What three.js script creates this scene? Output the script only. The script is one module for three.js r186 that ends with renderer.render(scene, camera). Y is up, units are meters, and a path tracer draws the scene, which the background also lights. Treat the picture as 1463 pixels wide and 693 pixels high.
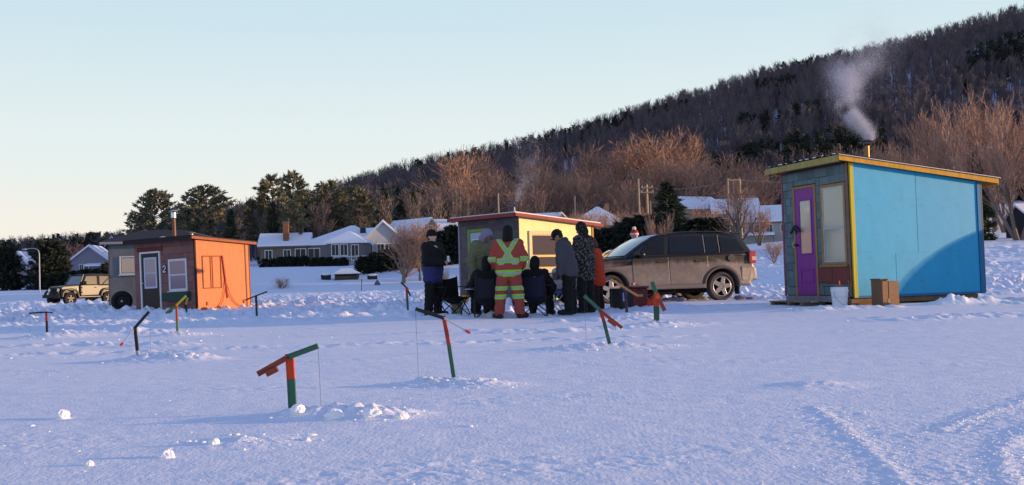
import * as THREE from 'three';
import { mergeGeometries } from 'three/addons/utils/BufferGeometryUtils.js';
import { ImprovedNoise } from 'three/addons/math/ImprovedNoise.js';

// ---------------------------------------------------------------- camera, sky, sun, exposure
const scene = new THREE.Scene();
const camera = new THREE.PerspectiveCamera(26.02, 1463 / 693, 0.1, 4000);
camera.position.set(0, 0.78, 0);
camera.rotation.order = 'YXZ';
camera.rotation.set(0.035, 0, -0.03);

const renderer = new THREE.WebGLRenderer();
renderer.toneMapping = THREE.LinearToneMapping;
renderer.toneMappingExposure = 1.22;
renderer.shadowMap.enabled = true;

const SKY = [[0, .95, .84, .71], [3, .93, .88, .79], [7, .80, .88, .87], [15, .60, .77, .86], [30, .27, .40, .71], [55, .10, .18, .54], [90, .06, .12, .45]];
function skyAt(e) {
  for (let i = 1; i < SKY.length; i++) if (e <= SKY[i][0]) {
    const a = SKY[i - 1], b = SKY[i]; let t = (e - a[0]) / (b[0] - a[0]); t = t * t * (3 - 2 * t) * .4 + t * .6;
    return [1, 2, 3].map(k => a[k] + (b[k] - a[k]) * t);
  }
  return SKY[SKY.length - 1].slice(1);
}
{
  const W = 512, H = 512, data = new Float32Array(W * H * 4);
  for (let r = 0; r < H; r++) {
    const e = ((r + .5) / H - .5) * 180, c = skyAt(Math.max(0, e)).map(v => v / 1.22);
    for (let q = 0; q < W; q++) data.set([c[0], c[1], c[2], 1], (r * W + q) * 4);
  }
  const t = new THREE.DataTexture(data, W, H, THREE.RGBAFormat, THREE.FloatType);
  t.mapping = THREE.EquirectangularReflectionMapping; t.magFilter = t.minFilter = THREE.LinearFilter; t.needsUpdate = true;
  scene.background = t; scene.environment = t;
}
const SUN_AZ = 0.06, SUN_EL = 0.092;            // radians: nearly due right of the view, a touch on the camera's side, very low
const sun = new THREE.DirectionalLight(new THREE.Color().setRGB(1, .66, .38), 5.0);
sun.position.set(Math.cos(SUN_EL) * Math.cos(SUN_AZ) * 300, Math.sin(SUN_EL) * 300, -25 + Math.cos(SUN_EL) * Math.sin(SUN_AZ) * 300);
sun.target.position.set(0, 0, -25);
sun.castShadow = true; sun.shadow.mapSize.set(4096, 4096);
Object.assign(sun.shadow.camera, { left: -120, right: 120, top: 60, bottom: -60, near: 1, far: 900 });
scene.add(sun, sun.target);

// ---------------------------------------------------------------- helpers
let seed = 1;
function srand(s) { seed = s >>> 0 || 1; }
function rnd() { seed |= 0; seed = seed + 0x6D2B79F5 | 0; let t = Math.imul(seed ^ seed >>> 15, 1 | seed); t = t + Math.imul(t ^ t >>> 7, 61 | t) ^ t; return ((t ^ t >>> 14) >>> 0) / 4294967296; }
const rr = (a, b) => a + (b - a) * rnd();
const pick = a => a[Math.floor(rnd() * a.length)];
const NZ = new ImprovedNoise(), noise = (x, y, z = 0) => NZ.noise(x, y, z);
const sm = (a, b, x) => { const t = Math.min(1, Math.max(0, (x - a) / (b - a))); return t * t * (3 - 2 * t); };
const lerp = (a, b, t) => a + (b - a) * t;
const V3 = (x, y, z) => new THREE.Vector3(x, y, z);

const matCache = new Map();
function mat(color, rough = .85, opts = {}) {
  const key = color + '|' + rough + '|' + Object.entries(opts).map(([k, v]) => k + ':' + (v && v.uuid ? v.uuid : v)).join();
  if (!matCache.has(key)) {
    const P = ['clearcoat', 'transmission', 'sheen', 'thickness'].some(k => k in opts) ? THREE.MeshPhysicalMaterial : THREE.MeshStandardMaterial;
    matCache.set(key, new P({ color, roughness: rough, side: THREE.DoubleSide, ...opts }));
  }
  return matCache.get(key);
}
// colour-grain textures: multiply the base colour by soft mottling and streaks
function grainTex(w, h, fn, srgb = true) {
  const d = new Uint8Array(w * h * 4);
  for (let y = 0; y < h; y++) for (let x = 0; x < w; x++) {
    const v = fn(x / w, y / h, x, y), i = (y * w + x) * 4;
    if (typeof v === 'number') d[i] = d[i + 1] = d[i + 2] = Math.max(0, Math.min(255, v * 255));
    else for (let k = 0; k < 3; k++) d[i + k] = Math.max(0, Math.min(255, v[k] * 255));
    d[i + 3] = 255;
  }
  const t = new THREE.DataTexture(d, w, h); t.magFilter = t.minFilter = THREE.LinearFilter; t.wrapS = t.wrapT = THREE.RepeatWrapping;
  if (srgb) t.colorSpace = THREE.SRGBColorSpace; t.needsUpdate = true; return t;
}
srand(11);
const TEX = {
  ply: grainTex(256, 256, (u, v) => .90 + .07 * noise(u * 5, v * 3, 1) + .05 * noise(u * 40, v * 5, 2) + .04 * noise(u * 14, v * 13, 3) - (rnd() < .002 ? .2 : 0)),
  paint: grainTex(256, 256, (u, v) => .93 + .035 * noise(u * 4, v * 3, 1) + .025 * noise(u * 60, v * 2.5, 2) + .025 * noise(u * 14, v * 13, 3) - (rnd() < .0012 ? .25 : 0)),
  wood: grainTex(256, 256, (u, v) => .86 + .10 * noise(u * 60, v * 3, 4) + .06 * noise(u * 9, v * 2, 5) + .04 * (rnd() - .5)),
  rough: grainTex(128, 128, (u, v) => .84 + .14 * noise(u * 12, v * 12, 6) + .08 * noise(u * 40, v * 40, 7) + .05 * (rnd() - .5)),
  cloth: grainTex(128, 128, (u, v) => .88 + .08 * noise(u * 10, v * 10, 8) + .08 * (rnd() - .5)),
  grain: grainTex(512, 512, (u, v) => .5 + .22 * noise(u * 64, v * 64, 9) + .16 * noise(u * 128, v * 128, 10) + .12 * (rnd() - .5), false),
  scuff: grainTex(512, 512, (u, v) => { let q = .93 + .03 * noise(u * 5, v * 3, 14) + .02 * noise(u * 50, v * 3, 15); const k = noise(u * 7, v * 9, 16) + .6 * noise(u * 24, v * 30, 17); if (k > .5) q -= .05; if (noise(u * 90, v * 4, 18) > .55 && noise(u * 3, v * 3, 19) > .1) q -= .025; if (rnd() < .0006) q -= .35; return q; }),
  weather: grainTex(256, 256, (u, v) => { const n = noise(u * 24, v * 4, 12) + .6 * noise(u * 60, v * 8, 13); return .82 + .16 * n; }),
};
const used = {};
function numbered(n) { const k = used[n] = (used[n] ?? -1) + 1; return k ? n + '_' + String(k).padStart(3, '0') : n; }
function shade(o) { o.castShadow = o.receiveShadow = true; return o; }
function thing(name, label, category, [x, y, z] = [0, 0, 0], turn = 0, group) {
  const o = new THREE.Group(); o.name = numbered(name); o.position.set(x, y, z); o.rotation.y = turn;
  o.userData = { label, category }; if (group) o.userData.group = group; scene.add(o); return o;
}
function solo(name, label, category, geo, m, group) {
  const o = shade(new THREE.Mesh(geo, m)); o.name = numbered(name); o.userData = { label, category }; if (group) o.userData.group = group; scene.add(o); return o;
}
function part(parent, name, geo, m, frame) {
  if (Array.isArray(geo)) geo = geo.length > 1 ? merge(geo) : geo[0];
  if (frame) geo.applyMatrix4(frame);
  const o = shade(new THREE.Mesh(geo, m)); o.name = name; parent.add(o); return o;
}
function struct(name, geo, m, kind = 'structure') { const o = shade(new THREE.Mesh(geo, m)); o.name = name; o.userData = { kind }; scene.add(o); return o; }
function copyOf(o, label, group) { const c = o.clone(); c.name = numbered(o.name.replace(/_\d{3}$/, '')); c.userData = { ...o.userData }; if (label) c.userData.label = label; if (group) c.userData.group = group; scene.add(c); return c; }
function merge(list) {
  return mergeGeometries(list.map(g => { g = g.index ? g.toNonIndexed() : g; for (const k of Object.keys(g.attributes)) if (!['position', 'normal', 'uv'].includes(k)) g.deleteAttribute(k); if (!g.attributes.uv) g.setAttribute('uv', new THREE.BufferAttribute(new Float32Array(g.attributes.position.count * 2), 2)); return g; }));
}
// box with chamfered long edges, given by its limits
function bx(x0, x1, y0, y1, z0, z1, c = 0) {
  const w = x1 - x0, h = y1 - y0, d = z1 - z0; let g;
  if (c > 0) {
    const s = new THREE.Shape(); s.moveTo(-w / 2 + c, -h / 2 + c); s.lineTo(w / 2 - c, -h / 2 + c); s.lineTo(w / 2 - c, h / 2 - c); s.lineTo(-w / 2 + c, h / 2 - c); s.closePath();
    g = new THREE.ExtrudeGeometry(s, { depth: d - 2 * c, bevelEnabled: true, bevelSize: c, bevelThickness: c, bevelSegments: 1 }); g.translate(0, 0, -(d - 2 * c) / 2);
  } else g = new THREE.BoxGeometry(w, h, d);
  g.translate((x0 + x1) / 2, (y0 + y1) / 2, (z0 + z1) / 2); return g;
}
function rod(a, b, r0, r1 = r0, seg = 8) {                       // tapered round bar between two points
  const A = V3(...a), B = V3(...b), dir = B.clone().sub(A), L = dir.length();
  const g = new THREE.CylinderGeometry(r1, r0, L, seg); g.translate(0, L / 2, 0);
  g.applyQuaternion(new THREE.Quaternion().setFromUnitVectors(V3(0, 1, 0), dir.normalize())); g.translate(A.x, A.y, A.z); return g;
}
function bar(a, b, w, t, up = [0, 0, 1]) {                        // flat bar between two points, w across, t along up
  const A = V3(...a), B = V3(...b), y = B.clone().sub(A), L = y.length(); y.normalize();
  const z = V3(...up).addScaledVector(y, -V3(...up).dot(y)).normalize(), x = new THREE.Vector3().crossVectors(y, z);
  const g = bx(-w / 2, w / 2, 0, L, -t / 2, t / 2, Math.min(w, t) * .12); g.applyMatrix4(new THREE.Matrix4().makeBasis(x, y, z)); g.translate(A.x, A.y, A.z); return g;
}
function tube(pts, r, seg = 24, rad = 6) { return new THREE.TubeGeometry(new THREE.CatmullRomCurve3(pts.map(p => V3(...p))), seg, r, rad, false); }
function lathe(pts, seg = 20) { return new THREE.LatheGeometry(pts.map(p => new THREE.Vector2(p[0], p[1])), seg); }
function prism(pts, depth, bevel = 0) {                           // outline in xy, extruded along z and centred on z = 0
  const s = new THREE.Shape(pts.map(p => new THREE.Vector2(p[0], p[1])));
  const g = new THREE.ExtrudeGeometry(s, { depth: depth - 2 * bevel, bevelEnabled: bevel > 0, bevelSize: bevel, bevelThickness: bevel, bevelSegments: 2, curveSegments: 12 });
  g.translate(0, 0, -(depth - 2 * bevel) / 2); return g;
}
function mesh3(pos, idx, uv, col) {
  const g = new THREE.BufferGeometry(); g.setAttribute('position', new THREE.BufferAttribute(pos instanceof Float32Array ? pos : new Float32Array(pos), 3));
  if (idx) g.setIndex(idx instanceof Uint32Array ? new THREE.BufferAttribute(idx, 1) : idx);
  if (uv) g.setAttribute('uv', new THREE.BufferAttribute(new Float32Array(uv), 2));
  if (col) g.setAttribute('color', new THREE.BufferAttribute(new Float32Array(col), 3));
  g.computeVertexNormals(); return g;
}

// ---------------------------------------------------------------- terrain heights (x to the right, d = -z away from the photographer's spot)
const RX = [-700, -300, -100, -75, -39, -9, 20, 50, 80, 110, 170, 219, 300, 500, 1000], RY = [8, 11, 19, 26, 37, 43, 50, 58, 65, 73, 84, 97, 112, 137, 152];
function ridge(x) { for (let i = 1; i < RX.length; i++) if (x <= RX[i]) return lerp(RY[i - 1], RY[i], (x - RX[i - 1]) / (RX[i] - RX[i - 1])); return 150; }
function land(x, d) {
  const u = x / Math.max(d, 20), k = sm(.05, .33, u), S = lerp(104, 40, k) + 4 * noise(x * .03, 3), r = d - S;
  let y = 0;
  if (r > 0) {
    const left = 2.4 * sm(0, 26, r) + .034 * Math.max(0, Math.min(r, 110) - 6);
    const low = lerp(1, .38, sm(-.27, -.40, u));
    const right = .012 * r + .036 * r * sm(0, 60, r);
    y = lerp(left * low, Math.min(right, 8), k) + .05 * noise(x * .2, d * .2, 5) * sm(0, 10, r);
  }
  if (d > 185) y += (ridge(x) - 4) * sm(185, 455, d) * (d > 455 ? 1 : 1) + 2 * noise(x * .012, d * .012, 8) * sm(185, 300, d);
  return y;
}
const SWELL = [[7.2, 20.6, 4.2, .10], [4, 25.6, 3.2, .11], [-14, 38.5, 3.5, .2], [-1.6, 21.6, 2, .06]];
function lake(x, d) { let y = 0; for (const [a, b, r, h] of SWELL) y += h * Math.exp(-((x - a) ** 2 + (d - b) ** 2) / (r * r)); return y; }
const MOUNDS = [[-1.15, 6.22, .40, .18, .06], [-.80, 6.12, .26, .16, .045], [-.62, 8.0, .42, .22, .05], [-.25, 7.8, .3, .2, .04], [.95, 11.4, .8, .4, .06], [2.12, 15.7, .6, .4, .07], [2.1, 19.2, .6, .4, .09], [-2.2, 21.8, .5, .4, .12],
  [-3.95, 11.65, .55, .3, .08], [-3.5, 11.5, .35, .25, .05], [-8.0, 18.3, .7, .5, .10], [-6.9, 18.9, .6, .5, .10], [-5.6, 17.6, .5, .4, .07], [-5.5, 22.5, .6, .4, .10], [-8.1, 26, .7, .5, .1], [-1.36, 5.3, .3, .2, .02],
  [7.9, 18.95, .5, .25, .16], [8.6, 19.1, .4, .2, .1], [-4.9, 14.6, .6, .3, .06], [2.0, 7.1, .3, .25, .025], [-11, 31.5, 1, .5, .12], [-21, 52, 2.2, .8, .3], [-26, 56, 2.5, .8, .3]];
const RUTS = [[[1.70, 6.0], [1.62, 5.3], [1.52, 4.6], [1.38, 3.8], [1.22, 3.0]], [[3.3, 6.5], [2.9, 6.0], [2.4, 5.5], [2.02, 5.03]], [[2.6, 5.2], [2.05, 4.5], [1.75, 3.8], [1.6, 3.0]]];
function toLine(x, d, line) {
  let best = 9, t0 = 0;
  for (let i = 1; i < line.length; i++) {
    const [ax, ay] = line[i - 1], [bx_, by] = line[i], vx = bx_ - ax, vy = by - ay, t = Math.max(0, Math.min(1, ((x - ax) * vx + (d - ay) * vy) / (vx * vx + vy * vy)));
    const q = Math.hypot(x - ax - vx * t, d - ay - vy * t); if (q < best) { best = q; t0 = i - 1 + t; }
  }
  return [best, t0];
}
const TRACKS = [[13.2, .3, .022], [15.4, .5, .035], [16.1, .4, .02], [18.6, .6, .045], [20.9, .7, .05], [22.6, .8, .06], [24.4, .8, .07], [27.5, 1, .09], [30, 1, .08], [33.5, 1.2, .1], [38, 1.5, .1], [43, 1.5, .12]];
function snow(x, d) {
  let y = lake(x, d) + land(x, d);
  y += .014 * noise(x * .3, d * .55, 1) + .0045 * noise(x * 1.1, d * 2.1, 2);
  if (d < 30) y += .0034 * noise(x * 4.5, d * 7, 3) + .0017 * noise(x * 13, d * 15, 4) + (d < 14 ? .0009 * noise(x * 34, d * 34, 6) : 0);
  // crusty patches
  const cp = sm(.12, .45, noise(x * .5, d * .8, 21)); if (d < 25) y += cp * (.007 * Math.abs(noise(x * 7, d * 7, 22)) + .006 * Math.abs(noise(x * 17, d * 17, 23)));
  for (const [a, b, rx, rd, h] of MOUNDS) {
    const q = ((x - a) / rx) ** 2 + ((d - b) / rd) ** 2; if (q > 4) continue;
    y += h * Math.exp(-q * 1.4) * (.75 + .9 * Math.abs(noise(x * 9, d * 9, 31)) + .5 * Math.abs(noise(x * 22, d * 22, 32)));
  }
  if (d > 2 && d < 8 && x > .5 && x < 4.5) for (const l of RUTS) {
    const [q, t] = toLine(x, d, l); if (q < .4) { y += .0055 * Math.exp(-((q / .035) ** 2)) * (.5 + 1.1 * Math.abs(noise(x * 14, d * 14, 41)) + .4 * noise(t * 3, 1)) - .0015 * Math.exp(-(((q - .12) / .07) ** 2)) + .009 * Math.exp(-((q / .22) ** 2)) * Math.abs(noise(x * 20, d * 20, 42)); }
  }
  if (d > 12.5 && d < 48) for (const [td, w, h] of TRACKS) {
    const c = td + w * noise(x * .12, td) + .25 * noise(x * .9, td, 3) - .02 * x, q = (d - c) / (.16 + td * .006);
    if (Math.abs(q) < 3) y += 1.6 * h * Math.exp(-q * q) * sm(-.25, .25, noise(x * .35, td * 3, 7)) * (.3 + 1.4 * Math.abs(noise(x * 3.2, d * 3.2, 8)) + .8 * Math.abs(noise(x * 8, d * 8, 9)));
  }
  // trampled, churned snow further out
  const ch = sm(21, 30, d + 5 * noise(x * .15, d * .15, 51) + (x < 0 ? 2 : -6)) * sm(112, 90, d) * (.45 + .55 * sm(-.2, .3, noise(x * .09, d * .12, 52)));
  if (ch > 0) y += ch * 2.8 * (.08 * (.5 - Math.abs(noise(x * .9, d * .75, 53))) * sm(-.3, .3, noise(x * .3, d * .3, 55)) + .09 * Math.max(0, noise(x * 2.1, d * 1.8, 54)) + (d < 70 ? .10 * Math.max(0, noise(x * 4.4, d * 3.4, 56) - .05) : 0) + (d < 45 ? .055 * Math.max(0, noise(x * 10, d * 8, 57)) : 0));
  return y;
}
const groundAt = (x, z) => lake(x, -z) + land(x, -z);
// ---------------------------------------------------------------- ground
{
  const rows = []; for (let d = 1.5; d < 118;) { rows.push(d); d += d < 12 ? Math.max(.017, .0036 * d) : d < 40 ? .005 * d : .0095 * d; }
  const C = 620, n = rows.length, pos = new Float32Array(n * (C + 1) * 3), uv = new Float32Array(n * (C + 1) * 2), idx = new Uint32Array((n - 1) * C * 6);
  let q = 0;
  rows.forEach((d, r) => { for (let c = 0; c <= C; c++) { const x = (c / C * 2 - 1) * (.74 * d + .6), k = r * (C + 1) + c; pos.set([x, snow(x, d), -d], k * 3); uv.set([x / 1.4, d / 1.4], k * 2); if (r < n - 1 && c < C) { const a = k, b = k + 1, e = k + C + 1, f = e + 1; idx.set([a, b, e, b, f, e], q); q += 6; } } });
  const g = mesh3(pos, idx, uv);
  struct('snow_covered_lake', g, new THREE.MeshStandardMaterial({ color: new THREE.Color().setRGB(.86, .87, .90), roughness: .8, bumpMap: TEX.grain, bumpScale: .005, side: THREE.DoubleSide }));
  // the wider land: lake bed round the view, shore, hill
  const xs = [], ds = []; for (let x = -420; x <= 560; x += Math.abs(x) < 260 ? 5 : 20) xs.push(x); for (let d = -160; d <= 640; d += d > 100 && d < 480 ? 4 : 20) ds.push(d);
  const p2 = [], i2 = [], u2 = [];
  ds.forEach((d, r) => xs.forEach((x, c) => {
    const inside = d < 116 ? sm(116, 104, d) : 0; p2.push(x, land(x, Math.max(d, 1)) - .22 * inside, -d); u2.push(x / 8, d / 8);
    if (r && c) { const k = r * xs.length + c, a = k - xs.length - 1; i2.push(a, a + 1, k - 1, a + 1, k, k - 1); }
  }));
  struct('snowy_land', mesh3(p2, i2, u2), mat(new THREE.Color().setRGB(.84, .85, .88), .9, { name: 'snow land' }));
  // loose crumbs of snow
  srand(77);
  const ic = new THREE.IcosahedronGeometry(1, 1); { const p = ic.attributes.position; for (let i = 0; i < p.count; i++) { const v = V3(p.getX(i), p.getY(i), p.getZ(i)); v.multiplyScalar(1 + .35 * noise(v.x * 1.7, v.y * 1.7, v.z * 1.7 + 3)); p.setXYZ(i, v.x, v.y * .8, v.z); } ic.computeVertexNormals(); }
  const spots = [];
  for (const [a, b, rx, rd, h] of MOUNDS.slice(0, 16)) { const near = b < 9, N = near ? 26 : 10; for (let k = 0; k < N; k++) { const t = rr(0, 6.28), r = Math.sqrt(rnd()) * 1.35; spots.push([a + Math.cos(t) * r * rx, b + Math.sin(t) * r * rd, near ? rr(.004, .013) * (rnd() < .12 ? 2 : 1) : rr(.006, .018) * (rnd() < .1 ? 1.6 : 1)]); } }
  for (const l of RUTS) for (let k = 0; k < 320; k++) { const i = 1 + Math.floor(rnd() * (l.length - 1)), t = rnd(), o = (rnd() + rnd() + rnd() - 1.5) * .22; spots.push([lerp(l[i - 1][0], l[i][0], t) + o, lerp(l[i - 1][1], l[i][1], t) + o * .4, rr(.002, .007)]); }
  for (let k = 0; k < 450; k++) { const d = 3.4 + 20 * rnd() ** 1.6, x = rr(-.62, .62) * d; spots.push([x, d, rr(.002, .0055) * (1 + d * .05) * (rnd() < .05 ? 2 : 1)]); }
  for (let k = 0; k < 1200; k++) { const d = rr(15, 60), x = rr(-.6, .6) * d; if (noise(x * .3, d * .3, 9) < .1) continue; spots.push([x, d, rr(.006, .022)]); }
  const im = new THREE.InstancedMesh(ic, mat(new THREE.Color().setRGB(.86, .87, .90), .8, { name: 'crumbs' }), spots.length), M = new THREE.Matrix4(), Q = new THREE.Quaternion();
  spots.forEach(([x, d, s], i) => { Q.setFromEuler(new THREE.Euler(rr(-.3, .3), rr(0, 6), rr(-.3, .3))); M.compose(V3(x, snow(x, d) + s * .12, -d), Q, V3(s * rr(.9, 1.6), s * rr(.45, .75), s)); im.setMatrixAt(i, M); });
  im.name = 'scattered_snow_crumbs'; im.userData = { kind: 'stuff' }; scene.add(shade(im));
  // big single lumps that can be picked out
  const lump = (x, d, s, sx, label) => {
    const g = new THREE.IcosahedronGeometry(1, 5), p = g.attributes.position, o = rr(0, 50);
    for (let i = 0; i < p.count; i++) { const v = V3(p.getX(i), p.getY(i), p.getZ(i)); v.multiplyScalar(1 + .28 * noise(v.x * 1.2 + o, v.y * 1.2, v.z * 1.2) + .16 * noise(v.x * 3 + o, v.y * 3, v.z * 3) + .04 * noise(v.x * 9 + o, v.y * 9, v.z * 9)); p.setXYZ(i, v.x * s * sx, v.y * s, v.z * s); }
    g.computeVertexNormals(); const m = solo('snow_lump', label, 'snow lump', g, mat(new THREE.Color().setRGB(.86, .87, .90), .8, { name: 'crumbs' })); m.position.set(x, snow(x, d) + s * .38, -d);
  };
  lump(-2.84, 6.59, .042, 1, 'pale lump of snow sitting alone, upright with a pointed top');
  lump(-1.63, 4.89, .027, 1.4, 'broad whitish lump of snow alone on the smooth snow');
  lump(-1.50, 5.21, .022, 1.3, 'small snow lump beside the flat snow ridge near the orange topped tip-up');
  lump(-1.93, 4.75, .016, 1.3, 'tiny snow lump lying alone beside the broad whitish one');
  lump(-1.05, 6.02, .038, 1.3, 'chunky snow lump in the pile under the orange topped tip-up');
  lump(-.82, 5.98, .034, 1.5, 'knobbly snow lump at the end of the pile under the orange topped tip-up');
  lump(-.66, 5.97, .026, 1.7, 'rounded low snow lump trailing off the snow pile by the fishing line');
  lump(-1.27, 6.12, .034, 1.2, 'snow lump heaped against the foot of the orange topped tip-up');
}
// ---------------------------------------------------------------- fishing huts. Local frame: origin at the near corner on the snow, side wall in z = 0 towards +x, front wall in x = 0 towards -z
const FRONT = new THREE.Matrix4().makeRotationY(-Math.PI / 2);     // front wall coordinates: x = -a (a measured from the near corner), y up, z out of the wall
function texMat(color, tex, rx, ry, rough = .85, bump = 0) {
  const t = tex.clone(); t.repeat.set(rx, ry); t.offset.set((color * 7 % 13) / 13 || .3, .1); t.needsUpdate = true;
  const o = { color, roughness: rough, map: t, side: THREE.DoubleSide }; if (bump) { o.bumpMap = t; o.bumpScale = bump; }
  return new THREE.MeshStandardMaterial(o);
}
const GLASS = mat(0x1a1d24, .06, { clearcoat: 1, clearcoatRoughness: .03, name: 'glass' });
const glassOf = c => mat(c, .10, { clearcoat: 1, clearcoatRoughness: .05 });
function windowUnit(parent, frame, x0, x1, y0, y1, o) {            // outer limits; z = 0 is the wall face
  const f = o.casing ?? .06, p = o.proud ?? .03, w = part(parent, 'window', [bx(x0, x0 + f, y0, y1, 0, p, .004), bx(x1 - f, x1, y0, y1, 0, p, .004), bx(x0 + f, x1 - f, y1 - f, y1, 0, p, .004), bx(x0 + f, x1 - f, y0, y0 + f, 0, p, .004)], o.frameMat, frame);
  const a = x0 + f, b = x1 - f, c = y0 + f, d = y1 - f, m = o.split ? lerp(c, d, o.split) : null, s = o.sash ?? .03;
  const sash = (y0_, y1_, z) => { part(w, 'sash', [bx(a, a + s, y0_, y1_, 0, z), bx(b - s, b, y0_, y1_, 0, z), bx(a + s, b - s, y1_ - s, y1_, 0, z), bx(a + s, b - s, y0_, y0_ + s, 0, z)], o.sashMat, frame); part(w, 'pane', bx(a + s, b - s, y0_ + s, y1_ - s, 0, z - .008), o.glass, frame); };
  if (m) { sash(c, m, .016); sash(m, d, .022); } else sash(c, d, .018);
  if (o.sill) part(w, 'sill', bx(x0 - .03, x1 + .03, y0 - .035, y0 - .002, 0, p + .05, .005), o.frameMat, frame);
  return w;
}
function shingles(parent, W, y0, topAt, rowH, wMin, wMax, mats, holes, thick = .012) {
  const base = bx(-.5, .5, 0, 1, 0, 1);
  for (let y = y0, r = 0; y < topAt - .02; y += rowH, r++) {
    let x = -W - (r % 2) * wMin * .6;
    while (x < -.01) {
      const w = rr(wMin, wMax), a = Math.max(x, -W), b = Math.min(x + w, 0), y1 = Math.min(y + rowH * 1.0, topAt); x += w;
      if (b - a < .02) continue;
      // cut by the openings: keep what stays to the left, right, above or below
      let pcs = [[a, b, y, y1]];
      for (const [hx0, hx1, hy0, hy1] of holes) pcs = pcs.flatMap(([p, q, s, t]) => (q <= hx0 || p >= hx1 || t <= hy0 || s >= hy1) ? [[p, q, s, t]] : [[p, Math.min(q, hx0), s, t], [Math.max(p, hx1), q, s, t], [Math.max(p, hx0), Math.min(q, hx1), s, Math.min(t, hy0)], [Math.max(p, hx0), Math.min(q, hx1), Math.max(s, hy1), t]].filter(([i, j, k, l]) => j - i > .02 && l - k > .02));
      for (const [p, q, s, t] of pcs) {
        const m = shade(new THREE.Mesh(base, pick(mats))); m.name = 'shingle';
        const z = thick * rr(.6, 1.3);
        m.matrixAutoUpdate = true; m.rotation.y = -Math.PI / 2; m.scale.set(q - p - .005, t - s - rr(.003, .012), z);
        m.position.set(0, s + rr(0, .006), (p + q) / 2); parent.add(m);
      }
    }
  }
}
// sloping roof panel between x0..x1 (heights from line) and z0..z1
function roofSlab(x0, x1, yAt, z0, z1, t) { return prism([[x0, yAt(x0)], [x1, yAt(x1)], [x1, yAt(x1) + t], [x0, yAt(x0) + t]], z1 - z0).translate(0, 0, (z0 + z1) / 2); }

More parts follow.
